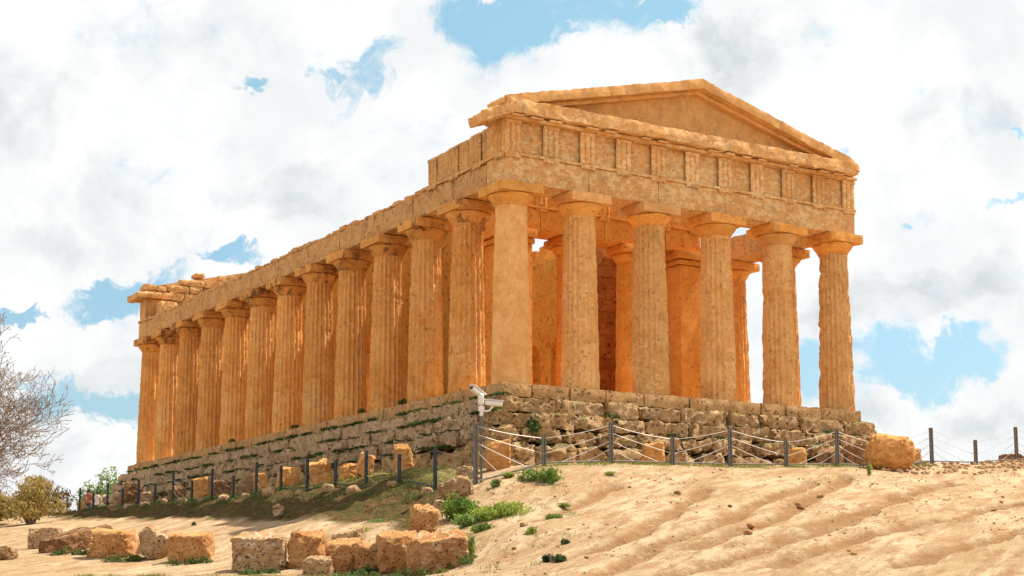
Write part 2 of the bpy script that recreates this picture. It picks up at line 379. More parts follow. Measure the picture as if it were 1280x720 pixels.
M['leaf_pale'] = leafmat('pale_bud', (.34, .22, .14), (.30, .26, .13), (.48, .34, .24))
M['leaf_fresh'] = leafmat('fresh_leaf', (.14, .24, .05), (.20, .32, .07), (.30, .38, .12))
M['grass'] = leafmat('grass_blade', (.12, .16, .03), (.26, .26, .06), (.40, .36, .14))
M['grassdark'] = leafmat('shade_tinted_blade', (.05, .09, .02), (.09, .13, .03), (.16, .17, .05))  # darker copy of the grass, shade put into the blade colour
M['grasslit'] = leafmat('sun_tinted_blade', (.20, .23, .04), (.32, .32, .07), (.44, .40, .14))  # lighter copy of the grass, sunlight put into the blade colour

# ------------------------------------------------------------------ ground
PTS = [ (-7.60,25.14,-3.66),(-7.60,20.32,-3.85),(-7.60,13.12,-4.14),(-7.60,4.92,-4.46),(-7.60,-1.54,-4.72),(-7.60,-5.80,-4.89),(-6.17,-5.92,-4.63),(-7.57,-7.99,-5.29),(-6.48,-8.07,-4.95),(-5.87,-7.86,-4.71),(-4.48,-6.13,-3.78),(-3.74,-6.22,-3.67),(-7.63,-12.64,-5.35),(-11.26,-18.62,-6.55),(-2.02,-6.10,-3.48),(-6.61,-13.84,-5.37),(-0.01,-7.31,-3.60),(-2.97,-11.37,-4.58),(-6.21,-15.84,-5.52),(-9.75,-20.71,-6.56),(6.37,-7.09,-3.14),(2.97,-10.88,-4.04),(-1.44,-15.80,-5.13),(-7.22,-22.24,-6.56),(12.96,-5.83,-2.75),(15.70,-6.90,-2.93),(10.17,-11.74,-3.97),(3.85,-17.26,-5.17),(-4.05,-24.16,-6.56),(3.63,-14.79,-4.76),(-9.70,29.56,-3.61),(-7.32,39.81,-2.99),(-9.67,22.52,-3.99),(-12.01,16.92,-4.55),(-14.64,2.14,-5.73),(-13.81,-0.70,-5.91),(-12.47,-3.85,-6.06),(-11.70,-7.82,-6.26),(-10.70,-10.77,-6.40),(-10.02,-13.29,-6.48),(-9.43,-13.88,-6.14),(-16.31,0.82,-5.96),(-17.49,-4.31,-6.46),(-14.58,-7.84,-6.47),(-12.54,-12.58,-6.54),(-10.88,9.22,-4.87),(-8.86,6.82,-4.91),(-8.01,-2.47,-5.18),(-6.86,-4.33,-5.04),(-7.68,2.60,-4.91) ]
PTS = [p for p in PTS if p not in [(-8.01,-2.47,-5.18),(-7.68,2.60,-4.91),(-8.86,6.82,-4.91),(-6.86,-4.33,-5.04)]]
PTS += [(-4.3, -2.64, -3.75), (-5.0, -4.2, -4.05), (-5.9, -3.0, -4.55), (-4.3, 2.31, -3.56), (-4.3, 7.22, -3.31), (-4.3, 12, -3.17), (-4.3, 16.7, -3.1), (-4.3, 21.55, -2.95), (-4.3, 26.2, -2.92), (-4.3, 30.8, -2.8), (-4.3, 35.6, -2.78), (-4.3, 40, -2.9),
        (-3.30, 20.50, -2.77), (-3.30, 15.46, -2.90), (-3.30, 10.80, -2.82), (-3.30, 7.93, -2.87), (-3.30, 4.26, -2.81), (-3.30, 1.38, -2.76), (-2.9, -2.7, -3.2), (-2.4, 2, -2.98), (-2.4, 8, -2.85), (-2.6, 15, -2.75), (-2.6, 22, -2.65), (-2.6, 38, -2.55), (4, 20, -2.5), (11, 10, -2.4), (8, 35, -2.5), (17, 10, -2.2), (18, 30, -2.5),
        (-4.2, -5, -3.72), (-1.87, -5, -3.08), (.58, -5, -2.92), (5.3, -5, -2.84), (9.9, -5, -2.62), (14.4, -5, -2.32), (18.8, -5, -2.05), (24, -5, -2.0), (34, -6, -2.4), (24, -1, -2.6), (-.5, -3, -2.9), (7, -2.6, -2.6), (14, -2.6, -2.3), (17, -2, -2.2),
        (-26.8, -44.3, -8.55), (-20, -35, -7.9), (-16, -28, -7.25), (-30, -30, -7.9), (-24, -14, -6.9), (-12, -40, -8.0), (-2, -34, -7.4), (10, -30, -6.6), (16, -18, -4.9), (24, -12, -3.4), (30, -20, -4.5),
        (-20, 12, -6.2), (-16, 30, -4.6), (-14, 44, -3.8), (-24, 30, -5.8), (-4, 46, -3.4), (4, 46, -3.2), (-30, 0, -7.0), (-40, -30, -8.5), (16, 44, -3.4), (28, 8, -3.2), (30, 30, -4.6)]
PTS = np.array(PTS, float)
def _fit():
    X = PTS[:, :2]/10; n = len(X)
    r2 = ((X[:, None]-X[None])**2).sum(-1); K = np.where(r2 > 0, .5*r2*np.log(r2+1e-12), 0)+np.eye(n)*.004
    P = np.hstack([np.ones((n, 1)), X]); A = np.vstack([np.hstack([K, P]), np.hstack([P.T, np.zeros((3, 3))])])
    s = np.linalg.solve(A, np.concatenate([PTS[:, 2], np.zeros(3)])); return X, s[:n], s[n:]
TX, TW, TP = _fit()
RUT = np.array([.843, .538]); RUTN = np.array([-.538, .843])
RUTS = [[(12.1, -8.1), (3.5, -13.4), (-0.6, -16.3), (-3.4, -17.9), (-5.7, -19.1), (-7.8, -20.2), (-9.1, -20.7)], [(7.8, -7.8), (2.7, -11.6), (-1.3, -14.9), (-4.1, -16.7), (-6.7, -18.2)], [(5.0, -9.0), (-0.7, -13.0), (-3.7, -15.5), (-5.7, -16.7), (-7.2, -17.5), (-9.0, -18.9), (-10.3, -19.9)], [(0.9, -9.2), (-4.2, -14.0), (-6.5, -15.9), (-8.2, -16.8)], [(9.3, -13.2), (4.0, -15.7), (-0.9, -18.0), (-4.5, -19.7), (-6.9, -21.0)], [(3.6, -18.2), (-1.1, -20.5), (-4.6, -22.1)], [(-1.4, -8.0), (-4.2, -10.2), (-6.5, -12.0)], [(6.5, -11.4), (0.5, -15.4), (-2.3, -16.8)]]
def rut_depth(xy):
    out = np.zeros(len(xy)); k = (xy[:, 0] > -14) & (xy[:, 0] < 24) & (xy[:, 1] > -26) & (xy[:, 1] < -3)
    if not k.any(): return out
    q_ = xy[k]; acc = np.zeros(len(q_))
    wob = np.column_stack([fbm(np.column_stack([q_*.6, 0*q_[:, :1]]), 3, 31), fbm(np.column_stack([q_*.6, 0*q_[:, :1]]), 3, 32)])*.18
    p_ = q_+wob; amp = .75+.4*fbm(np.column_stack([q_*.35, 0*q_[:, :1]]), 2, 40)
    for line in RUTS:
        best = np.full(len(q_), 9.)
        for a, b in zip(line[:-1], line[1:]):
            a = np.array(a); b = np.array(b); ab = b-a; t = np.clip(((p_-a)@ab)/(ab@ab), 0, 1)
            best = np.minimum(best, np.hypot(*(p_-a-t[:, None]*ab).T))
        acc = np.maximum(acc, np.exp(-np.abs(best/.30)**3)-.15*np.exp(-((best-.6)/.35)**2))
    out[k] = acc*np.clip(amp, .15, 1.2)*.22
    return out
def height(xy):
    xy = np.atleast_2d(np.asarray(xy, float)); out = np.zeros(len(xy))
    for a in range(0, len(xy), 20000):
        q_ = xy[a:a+20000]/10
        r2 = ((q_[:, None]-TX[None])**2).sum(-1)
        out[a:a+20000] = (.5*r2*np.log(r2+1e-12))@TW+TP[0]+q_@TP[1:]
    rr = np.hypot(xy[:, 0]+2, xy[:, 1]+2); t = np.clip((rr-42)/45, 0, 1); t = t*t*(3-2*t)
    near = np.clip((np.hypot(xy[:, 0]+26.8, xy[:, 1]+44.3))/20, 0, 1)
    out = out*(1-t)+(-9.5-rr*.012)*t
    P3 = np.column_stack([xy, np.zeros(len(xy))])
    s = xy@RUT; c = xy@RUTN
    c = c+.05*s+fbm(np.column_stack([s*.09, c*.2, c*0]), 2, 9)*1.4
    mound = np.clip((xy[:, 0]*.6-xy[:, 1]*.8-3.4+xy[:, 0]*.25)/3.0, 0, 1)*np.clip((-5.6-xy[:, 1])/2.2, 0, 1)
    rut = fbm(np.column_stack([s*.07, c*.75, 0*c]), 3, 4)
    rutd = -np.clip(.20-np.abs(rut), 0, 1)*.10+fbm(np.column_stack([s*.10, c*1.6, 0*c]), 4, 8)*.03
    out += mound*rutd*(1-t)-rut_depth(xy)*1.25
    out += fbm(P3*.45, 2, 2)*.03*(1-t)+fbm(P3*2.2, 3, 6)*.022*(1-t)
    # broken edge of the mound next to the bushes and the ragged bank
    bank = np.clip(1-np.abs(xy[:, 0]+6.2)/2.4, 0, 1)*np.clip((xy[:, 1]+7.5)/2, 0, 1)
    out += bank*fbm(np.column_stack([xy[:, 0]*1.4, xy[:, 1]*.8, 0*c]), 3, 12)*.22
    return out
def hz(x, y): return float(height([(x, y)])[0])
def axis_coords(lo, hi, step, far):
    a = list(np.arange(lo, hi, step)); g = step; x = a[-1]
    while x < far: g *= 1.28; x += g; a.append(x)
    g = step; x = a[0]; pre = []
    while x > -far: g *= 1.28; x -= g; pre.append(x)
    return np.array(pre[::-1]+a)
gx = axis_coords(-20, 24, .13, 3500)
gy = np.concatenate([axis_coords(-26, -3, .11, 3500), []]); gy = gy[gy < -3]
g2 = np.arange(-3, 40, .2); far_ = [g2[-1]]
while far_[-1] < 3500: far_.append(far_[-1]+max(.25, (far_[-1]-38)*.28))
gy = np.concatenate([gy, g2, far_[1:]])
XX, YY = np.meshgrid(gx, gy, indexing='ij'); xy = np.column_stack([XX.ravel(), YY.ravel()])
Z = height(xy); nx_, ny_ = len(gx), len(gy)
I = np.arange(nx_*ny_).reshape(nx_, ny_)
Fq = np.stack([I[:-1, :-1], I[1:, :-1], I[1:, 1:], I[:-1, 1:]], -1).reshape(-1, 4)
me = bpy.data.meshes.new('ground'); me.vertices.add(len(xy)); me.vertices.foreach_set('co', np.column_stack([xy, Z]).ravel())
me.loops.add(Fq.size); me.loops.foreach_set('vertex_index', Fq.ravel().astype(np.int32))
me.polygons.add(len(Fq)); me.polygons.foreach_set('loop_start', np.arange(0, Fq.size, 4, dtype=np.int32)); me.update(calc_edges=True)
me.polygons.foreach_set('use_smooth', [True]*len(Fq))
# ground cover, bank part darkened to paint shade: where soil and grass grow on the bank and at the foot of the temple
x_, y_ = xy[:, 0], xy[:, 1]
nz = fbm(np.column_stack([x_*.8, y_*.8, 0*x_]), 3, 21)*.5
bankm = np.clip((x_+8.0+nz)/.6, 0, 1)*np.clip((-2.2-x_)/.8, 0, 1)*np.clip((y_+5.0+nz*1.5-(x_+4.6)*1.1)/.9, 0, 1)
strip = np.clip(1-np.abs(y_+4.9+nz*.5)/.8, 0, 1)*np.clip((x_+3)/1, 0, 1)*np.clip((15-x_)/2, 0, 1)
foot = np.clip(1-np.abs(x_+3.2+nz*.3)/1.0, 0, 1)*np.clip((y_+3)/1, 0, 1)
rd_ = rut_depth(xy)/.22
at = me.attributes.new('rut', 'FLOAT', 'POINT'); at.data.foreach_set('value', np.clip(rd_*3.0-.35, 0, 1))
at = me.attributes.new('shaded_soil', 'FLOAT', 'POINT'); at.data.foreach_set('value', bankm)
at = me.attributes.new('grass', 'FLOAT', 'POINT'); at.data.foreach_set('value', np.clip(strip+foot, 0, 1))
ground = bpy.data.objects.new('ground', me); COL.objects.link(ground); tag(ground, kind='structure')
m, n, b = mat('sandy_ground')
g = n.new('ShaderNodeNewGeometry'); pos = g.outputs['Position']
mp = n.new('ShaderNodeMapping', vector_type='TEXTURE'); n.put(mp.inputs['Vector'], pos)
mp.inputs['Rotation'].default_value = (0, 0, math.atan2(RUT[1], RUT[0])); mp.inputs['Scale'].default_value = (7, 1, 1)
a1 = n.noise(mp.outputs[0], 1.1, 9, .65, .5); a2 = n.noise(pos, 5, 8, .7); a3 = n.noise(pos, 26, 5, .7); a4 = n.noise(mp.outputs[0], 4.2, 9, .72)
col = n.mix(n.mapr(a1, .38, .62), (.50, .355, .20), (.64, .495, .315))
col = n.mix(n.math('MULTIPLY', n.mapr(a4, .48, .62), .75), col, (.34, .18, .08))
col = n.mix(n.math('MULTIPLY', n.mapr(a2, .54, .68), .5), col, (.38, .235, .125))
col = n.mix(n.math('MULTIPLY', n.mapr(a3, .52, .68), .6), col, (.30, .165, .08))
a5 = n.noise(pos, .55, 5, .6)
col = n.mix(n.math('MULTIPLY', n.mapr(a5, .48, .62), .45), col, (.44, .25, .12))
vs = n.new('ShaderNodeTexVoronoi'); n.put(vs.inputs['Vector'], pos); vs.inputs['Scale'].default_value = 7
peb = n.math('MULTIPLY', n.mapr(vs.outputs['Distance'], .20, .13), n.mapr(a2, .5, .58))
col = n.mix(n.math('MULTIPLY', peb, .7), col, (.60, .50, .40))
m2 = n.new('ShaderNodeMapping', vector_type='TEXTURE'); n.put(m2.inputs['Vector'], pos)
m2.inputs['Rotation'].default_value = (0, 0, math.atan2(RUT[1], RUT[0])+.05); m2.inputs['Scale'].default_value = (9, 1, 1)
a6 = n.noise(m2.outputs[0], 1.5, 8, .7, .2)
col = n.mix(n.math('MULTIPLY', n.mapr(a6, .50, .57), .5), col, (.38, .22, .11))
at3 = n.new('ShaderNodeAttribute', attribute_name='rut')
col = n.mix(n.math('MULTIPLY', n.math('MULTIPLY', at3.outputs['Fac'], n.mapr(a2, .28, .48)), .8), col, (.30, .155, .065))
at1 = n.new('ShaderNodeAttribute', attribute_name='shaded_soil'); at2 = n.new('ShaderNodeAttribute', attribute_name='grass')
shaded_soil = n.mix(n.mapr(a2, .4, .6), (.085, .048, .02), (.19, .11, .048))  # soil tone darkened to paint in shade the cast shadow misses
shaded_soil = n.mix(n.math('MULTIPLY', n.mapr(n.noise(pos, 2.2, 6, .7), .44, .56), .6), shaded_soil, (.065, .085, .022))
col = n.mix(at1.outputs['Fac'], col, shaded_soil)
gr = n.mix(n.mapr(a2, .4, .6), (.20, .20, .05), (.38, .33, .13))
col = n.mix(n.math('MULTIPLY', n.math('MULTIPLY', at2.outputs['Fac'], n.mapr(n.noise(pos, 3, 5, .7), .35, .55)), .85), col, gr)
hh = n.math('ADD', n.math('ADD', n.math('MULTIPLY', a2, .8), n.math('MULTIPLY', a3, .4)), n.math('MULTIPLY', a4, .9))
hh = n.math('ADD', hh, n.math('MULTIPLY', peb, .5))
bp = n.new('ShaderNodeBump'); bp.inputs['Strength'].default_value = 1; bp.inputs['Distance'].default_value = .16; n.put(bp.inputs['Height'], hh)
n.put(b.inputs['Base Color'], col); n.put(b.inputs['Normal'], bp.outputs[0]); b.inputs['Roughness'].default_value = 1; b.inputs['Specular IOR Level'].default_value = .05
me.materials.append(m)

# ------------------------------------------------------------------ temple
FX = [0, 2.80, 5.82, 8.86, 11.84, 14.68]
FY = [1.005*y for y in [0, 3.0, 6.1]+[6.1+3.2*i for i in range(1, 9)]+[34.8, 37.8]]
XR, YB = FX[-1], FY[-1]
ZN, ZE, ZA, ZT, ZF, ZG = 6.146, 6.55, 6.90, 7.94, 9.05, 9.75
temple = empty('temple'); tag(temple, 'ruined orange limestone Doric temple with fluted columns, architrave and front pediment on eroded steps', 'temple')
PL = .62   # half thickness of the entablature
rr = random.Random(3)

def shaft_mesh(seed, flute=.058, wear=.012, rag=0., plaster_to=None, plaster_from=None):
    nf, ps = 20, 6; n = nf*ps; rows = 62; mb = MB(); V = []
    zs = np.linspace(0, ZN, rows)
    A = np.arange(n)*2*math.pi/n; ph = (np.arange(n) % ps)/ps
    prof = np.sin(np.pi*ph)                         # 0 at arris, 1 in flute centre
    P = []; rr_ = random.Random(seed); joints = [ZN*k/4+rr_.uniform(-.12, .12) for k in (1, 2, 3)]
    for z in zs:
        t = z/ZN; r0 = .675+(.548-.675)*t+.012*math.sin(math.pi*t)
        fl = flute
        if plaster_to is not None and z < plaster_to: fl = flute*.25
        if plaster_from is not None and z > plaster_from: fl = 0; r0 += .004
        if z > ZN-.06: fl = 0
        r = r0-fl*prof
        for j in joints:
            if abs(z-j) < .05: r = r-.02
        P.append(np.column_stack([r*np.cos(A), r*np.sin(A), np.full(n, z)]))
    P = np.vstack(P)
    rad = np.column_stack([P[:, 0], P[:, 1], 0*P[:, 0]]); rad /= np.linalg.norm(rad, axis=1)[:, None]
    d = fbm(P*np.array([2.2, 2.2, 1.6]), 4, seed)*wear*1.6
    pit = np.clip(fbm(P*np.array([4.5, 4.5, 3.2]), 3, seed+7)-.28, 0, 1)*(.10 if rag else .05)
    d = d-pit
    if rag:
        side = np.clip((np.cos(np.arctan2(P[:, 1], P[:, 0])-rag[1])+.1), 0, 1)
        d = d+fbm(P*np.array([3, 3, 5]), 3, seed+3)*rag[0]*side-rag[0]*.5*side*np.clip(fbm(P*np.array([.6, .6, .8]), 2, seed+5)+.3, 0, 1)
    if plaster_from is not None:
        k = P[:, 2] > plaster_from; d[k] = fbm(P[k]*1.3, 2, seed)*.006
        d[~k] -= .012
    d[P[:, 2] < .001] = d[P[:, 2] < .001]*.5
    P = P+rad*d[:, None]
    F = []
    for i in range(rows-1):
        for k in range(n): F.append((i*n+k, i*n+(k+1) % n, (i+1)*n+(k+1) % n, (i+1)*n+k))
    F.append(tuple(range(n))[::-1]); F.append(tuple((rows-1)*n+k for k in range(n)))
    mb.add(P, F); return mb
def echinus_mesh(seed, amp=.02, chip=0):
    mb = MB()
    lathe(mb, [(.545, ZN+.003), (.56, ZN+.03), (.553, ZN+.04), (.575, ZN+.055), (.57, ZN+.07), (.60, ZN+.10), (.66, ZN+.18), (.72, ZN+.25), (.765, ZN+.31), (.79, ZN+.36), (.785, ZE-.02), (.74, ZE-.003)], 40, seed=seed, amp=amp)
    V = mb.V[0]
    if chip:
        k = np.clip(fbm(V*1.5, 2, seed+11)-.1, 0, 1)*chip
        rad = V*np.array([1, 1, 0]); rad /= np.linalg.norm(rad, axis=1)[:, None]; tz = np.clip((V[:, 2]-ZN-.08)/.3, 0, 1)
        mb.V[0] = V-rad*(k*tz)[:, None]
    return mb
def abacus_mesh(seed, wear=.015, sz=1.66):
    mb = MB(); stone(mb, (0, 0, (ZE+ZA)/2+.001), (sz, sz, ZA-ZE-.004), .13, .03, wear, 1.6, seed, amp2=wear); return mb
def put_at(mbx, loc, scale=None):
    mbx.V = [v*(np.array(scale) if scale else 1)+np.array(loc) for v in mbx.V]; return mbx
def column(x, y, seed, z=0, wear=1., parent=temple, mats=('column', 'capital', 'capital'), hscale=1., rscale=1., label=None, **kw):
    sc_ = (rscale, rscale, hscale)
    c = put_at(shaft_mesh(seed, wear=.012*wear, **kw), (x, y, z), sc_).build('column', M[mats[0]], parent, smooth=35)
    if label: c['label'] = label
    e = put_at(echinus_mesh(seed, .012*wear, .12*(wear-.6)), (x, y, z), sc_).build('echinus', M[mats[1]], c, smooth=40)
    a = put_at(abacus_mesh(seed+1, .012*wear), (x, y, z), sc_).build('abacus', M[mats[2]], c, smooth=40)
    return c
column(FX[0], 0, 11, wear=1.5, flute=.040, mats=('plaster', 'capital', 'capital'), label='smooth stuccoed corner column with flutes almost gone')
column(FX[1], 0, 12, wear=1., mats=('frontcol', 'capital', 'plaster'), plaster_to=1.6)
column(FX[2], 0, 13, wear=1., mats=('frontcol', 'capital', 'plaster'), plaster_to=1.2)
column(FX[3], 0, 14, wear=1.3, mats=('frontcol', 'capital', 'capital'))
column(FX[4], 0, 15, wear=1.6, rag=(.09, .2), plaster_from=4.35, mats=('frontcol', 'plaster', 'capital'), label='column with ragged edges below a smooth restored top')
column(FX[5], 0, 16, wear=2.2, rag=(.07, 2.6), mats=('frontcol', 'capital', 'capital'), label='heavily eroded corner column with ragged edges')
for i, y in enumerate(FY[1:]):
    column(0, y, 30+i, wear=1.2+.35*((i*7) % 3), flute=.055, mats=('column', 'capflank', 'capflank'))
# far side and rear columns: copies of three worn shafts
protos = []
for i, y in enumerate(FY[1:4]): protos.append(column(XR, y, 60+i, wear=1.6, flute=.05))
def copy_col(src, dx, dy):
    c = src.copy(); COL.objects.link(c); c.location = (dx, dy, 0); c.parent = temple
    if 'label' in c: del c['label']
    for ch in list(src.children):
        k = ch.copy(); COL.objects.link(k); k.parent = c
for i, y in enumerate(FY[4:]): s = protos[i % 3]; copy_col(s, 0, y-FY[1+i % 3])
for i, x in enumerate(FX[1:5]): s = protos[i % 3]; copy_col(s, x-XR, YB-FY[1+i % 3])

# --- steps: each course is one part made of worn blocks
def course(name, z0, z1, out, mfront, mflank, cellx=.16, amp=.04, rnd=.07, amp2=.03, bl=1.35, seed=0, xr=None, gap=.012, freq=2.2, jz=0.02, jo=.03, depth=1.1, cuts=0):
    r = random.Random(seed); mb = MB(); h = z1-z0; xe = (XR+.55 if xr is None else xr)
    x = -out
    while x < xe-.05:
        L = min(bl*r.uniform(.7, 1.35), xe-x)
        if xe-x-L < .5: L = xe-x
        o_ = out+r.uniform(-jo, jo)
        stone(mb, (x+L/2, -o_+depth/2, (z0+z1)/2+r.uniform(-jz, jz)*.5), (L-gap, depth, h+r.uniform(-jz, jz)-.004), cellx, rnd, amp, freq, r.randint(0, 999), (0, 0, r.uniform(-.015, .015)), amp2, 8, 0, cuts=cuts, cutd=.92); x += L
    y = -out+depth+.01
    while y < YB+out-.05:
        L = min(bl*r.uniform(.7, 1.35), YB+out-y)
        o_ = out+r.uniform(-jo, jo); far = 1+y/40
        stone(mb, (-o_+depth/2, y+L/2, (z0+z1)/2+r.uniform(-jz, jz)*.5), (depth, L-gap, h+r.uniform(-jz, jz)-.004), cellx*far, rnd, amp, freq, r.randint(0, 999), (0, 0, 0), amp2, 8, 1, cuts=cuts, cutd=.92); y += L
    # plain outer courses on the two sides behind
    y = -out+depth+.01
    while y < YB+out: 
        L = min(2.4, YB+out-y); stone(mb, (XR+out-depth/2-.3, y+L/2, (z0+z1)/2), (depth, L-gap, h-.006), .5, rnd, amp*.6, 2, r.randint(0, 999)); y += L
    stone(mb, (XR/2, YB+out-depth/2, (z0+z1)/2), (XR+2*out-2.4, depth-.1, h-.01), .6, rnd, amp*.6, 2, 5)
    return mb.build(name, M[mfront], temple, smooth=50, mats=[M[mflank]])
course('stylobate', -.48, 0, .93, 'step', 'step', amp=.03, rnd=.05, amp2=.03, seed=1, xr=XR+.42, jz=.0, bl=1.5)
course('step', -1.02, -.485, 1.30, 'found', 'grey', cellx=.09, amp=.06, rnd=.035, amp2=.12, seed=2, xr=XR+.95, cuts=4, jz=.03, bl=1.7)
course('step', -1.55, -1.03, 1.62, 'found', 'grey', cellx=.09, amp=.10, rnd=.04, amp2=.15, seed=3, xr=XR+1.2, cuts=4, jz=.04, bl=1.6, jo=.08)
course('step', -2.10, -1.56, 1.92, 'found', 'grey', cellx=.09, amp=.12, rnd=.05, amp2=.18, seed=4, xr=XR+1.35, cuts=4, jz=.05, bl=1.5, jo=.12)
course('foundation', -3.6, -2.11, 2.12, 'found', 'found', amp=.16, rnd=.14, amp2=.18, seed=5, xr=XR+1.4, cuts=4, jz=.08, bl=1.6, jo=.15, cellx=.15)
M['floor'] = stone_mat('pale_bounce_floor', (.58, .40, .24), (.66, .49, .32), dark=(.40, .25, .13), dark_amt=.4, pit=.4, bump=.5)  # floor colour lightened to bounce more light into the interior
mb = MB(); box(mb, (-.2, -.2, -3), (XR+.2, YB+.2, .006)); mb.build('floor', M['floor'], temple)

# --- architrave
def beam(mb, axis, fixed, thick, a, b, z0, z1, joints, seed, amp=.012, cell=.22, rnd=.02, mi=0, top=None, amp2=0.015):
    js = [a]+[j for j in joints if a+.3 < j < b-.3]+[b]
    for i in range(len(js)-1):
        L = js[i+1]-js[i]; c = (js[i]+js[i+1])/2
        if axis == 'x': stone(mb, (c, fixed, (z0+z1)/2), (L-.008, thick, z1-z0), cell, rnd, amp, 1.5, seed+i, None, amp2, 5, mi, maxn=60)
        else: stone(mb, (fixed, c, (z0+z1)/2), (thick, L-.008, z1-z0), cell, rnd, amp, 1.5, seed+i, None, amp2, 5, mi, maxn=60)
mb = MB(); beam(mb, 'x', 0, 2*PL, -PL, XR+PL, ZA+.003, ZT-.11, FX[1:5], 5, .008)
fr_arch = mb.build('architrave', M['entab'], temple, smooth=50)
mb = MB(); beam(mb, 'x', -.0, 2*PL+.10, -PL-.05, XR+PL+.05, ZT-.105, ZT-.003, FX[1:5], 15, .006, rnd=.008, amp2=.008)
mb.build('taenia', M['entab'], fr_arch, smooth=50)
ye = 4.9
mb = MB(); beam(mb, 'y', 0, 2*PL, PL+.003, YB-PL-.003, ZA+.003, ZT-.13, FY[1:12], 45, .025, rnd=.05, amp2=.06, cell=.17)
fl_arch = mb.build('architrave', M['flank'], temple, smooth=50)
mb = MB(); beam(mb, 'y', -PL+.07, .24, PL+.06, ye+.5, ZT-.125, ZT-.003, [3.0], 65, .008, rnd=.01); mb.build('taenia', M['flank'], fl_arch, smooth=50)
r = random.Random(8); mb = MB(); y = ye+.6
while y < YB-1.4:     # what is left of the taenia: broken lumps on the top edge
    L = r.uniform(.25, .9); hgt = r.choice([.05, .08, .12, .14])
    stone(mb, (-.1+r.uniform(-.04, .03), y+L/2, ZT-.13+hgt/2-.02), (1.05, L, hgt+.05), .14, .05, .03, 3, r.randint(0, 999)); y += L*r.uniform(.95, 1.35)
for yy_, s_ in [(17.6, .26)]:
    stone(mb, (-.3, yy_, ZT+.02), (.4, s_*2.2, s_), .1, .1, .05, 3, int(yy_)); 
mb.build('broken_course', M['flank'], fl_arch, smooth=50)
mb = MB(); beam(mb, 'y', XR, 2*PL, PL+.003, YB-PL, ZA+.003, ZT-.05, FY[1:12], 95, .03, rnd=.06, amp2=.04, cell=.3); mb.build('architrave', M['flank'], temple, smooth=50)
mb = MB(); beam(mb, 'x', YB, 2*PL, -PL, XR+PL, ZA+.003, ZT-.003, FX[1:5], 25, .015, cell=.3); mb.build('architrave', M['flank'], temple, smooth=50)

# --- frieze with triglyphs, regulae and guttae
def triglyph(mb, c, axis, sgn_pos, z0, z1, wd=.62, proud=.055, seed=0):
    """plate with two full and two half grooves; axis 'x' on a front facing -y, 'y' on a flank facing -x; sgn_pos = face coordinate"""
    h = wd/2; g = .05; t = proud
    prof = [(-h, 0), (-h, t*.35), (-h+.05, t), (-.155, t), (-.115, t-g), (-.075, t), (.075, t), (.115, t-g), (.155, t), (h-.05, t), (h, t*.35), (h, 0)]
    for (za, zb, pr) in ((z0, z1-.11, prof), (z1-.108, z1, [(-h-.005, 0), (-h-.005, t+.012), (h+.005, t+.012), (h+.005, 0)])):
        nz_ = 9; V = []; F = []; k = len(pr)
        for i in range(nz_):
            z = za+(zb-za)*i/(nz_-1)
            for (a, d) in pr:
                V.append((c+a, sgn_pos-d, z) if axis == 'x' else (sgn_pos-d, c+a, z))
        V = np.array(V); V += np.stack([fbm(V*4+q_*13, 2, seed) for q_ in range(3)], 1)*.010
        for i in range(nz_-1):
            for j in range(k-1): F.append((i*k+j, i*k+j+1, (i+1)*k+j+1, (i+1)*k+j))
        F.append(tuple(range(k))); F.append(tuple((nz_-1)*k+j for j in range(k))[::-1])
        mb.add(V, F)
def regula(mb, c, axis, face, z, seed=0, miss=.0, wd=.62):
    r = random.Random(seed)
    lo, hi = (c-wd/2, c+wd/2)
    if axis == 'x': box(mb, (lo, face-.045, z-.07), (hi, face+.02, z))
    else: box(mb, (face-.045, lo, z-.07), (face+.02, hi, z))
    for k in range(6):
        if r.random() < miss: continue
        p = lo+wd*(k+.5)/6
        pos_ = (p, face-.02, z-.07) if axis == 'x' else (face-.02, p, z-.07)
        tube(mb, [pos_, (pos_[0], pos_[1], z-.125)], [.026, .034], 7)
TS = (XR+2*PL-.62)/10
TXC = [-PL+.31+TS*i for i in range(11)]
TYC = [-PL+.31+1.62*i for i in range(4)]
mb = MB(); beam(mb, 'x', .05, 2*PL-.1, -PL, XR+PL, ZT, ZF, [TXC[i]+.3 for i in range(1, 10)], 205, .008, rnd=.012, cell=.2, amp2=.012)
frieze = mb.build('frieze', M['entab'], temple, smooth=50)
for i, c in enumerate(TXC):
    mb = MB(); triglyph(mb, c, 'x', -PL+.003, ZT+.003, ZF-.01, seed=i); fixn(mb.build('triglyph', M['entab'], frieze))
    mb = MB(); regula(mb, c, 'x', -PL-.001, ZT-.108, i, .08 if i < 6 else .3); fixn(mb.build('regula', M['entab'], fr_arch))
mb = MB()
js = [PL+.003, 1.55, 3.1, ye-.45]
tops = [ZF, ZF-.02, ZF-.06, ZF-.09, ZF-.12]
js = [PL+.003, 1.0, 1.95, 3.25, ye]
for i in range(4):
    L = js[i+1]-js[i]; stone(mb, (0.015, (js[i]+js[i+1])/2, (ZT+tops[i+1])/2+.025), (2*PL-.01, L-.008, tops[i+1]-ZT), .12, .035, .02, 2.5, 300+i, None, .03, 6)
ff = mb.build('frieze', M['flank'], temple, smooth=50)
for i, c in enumerate(TYC):
    c = [-PL+.31, 1.30, 2.92, 4.53][i]
    mb = MB(); triglyph(mb, c, 'y', -PL+.003, ZT+.003, [ZF-.01, ZF-.07, ZF-.13, ZF-.16][i], proud=.055 if i == 0 else .04, seed=50+i); fixn(mb.build('triglyph', M['entab' if i == 0 else 'flank'], ff))
    mb = MB(); regula(mb, c, 'y', -PL-.001, ZT-.108, 70+i, .2); fixn(mb.build('regula', M['flank'], fl_arch))

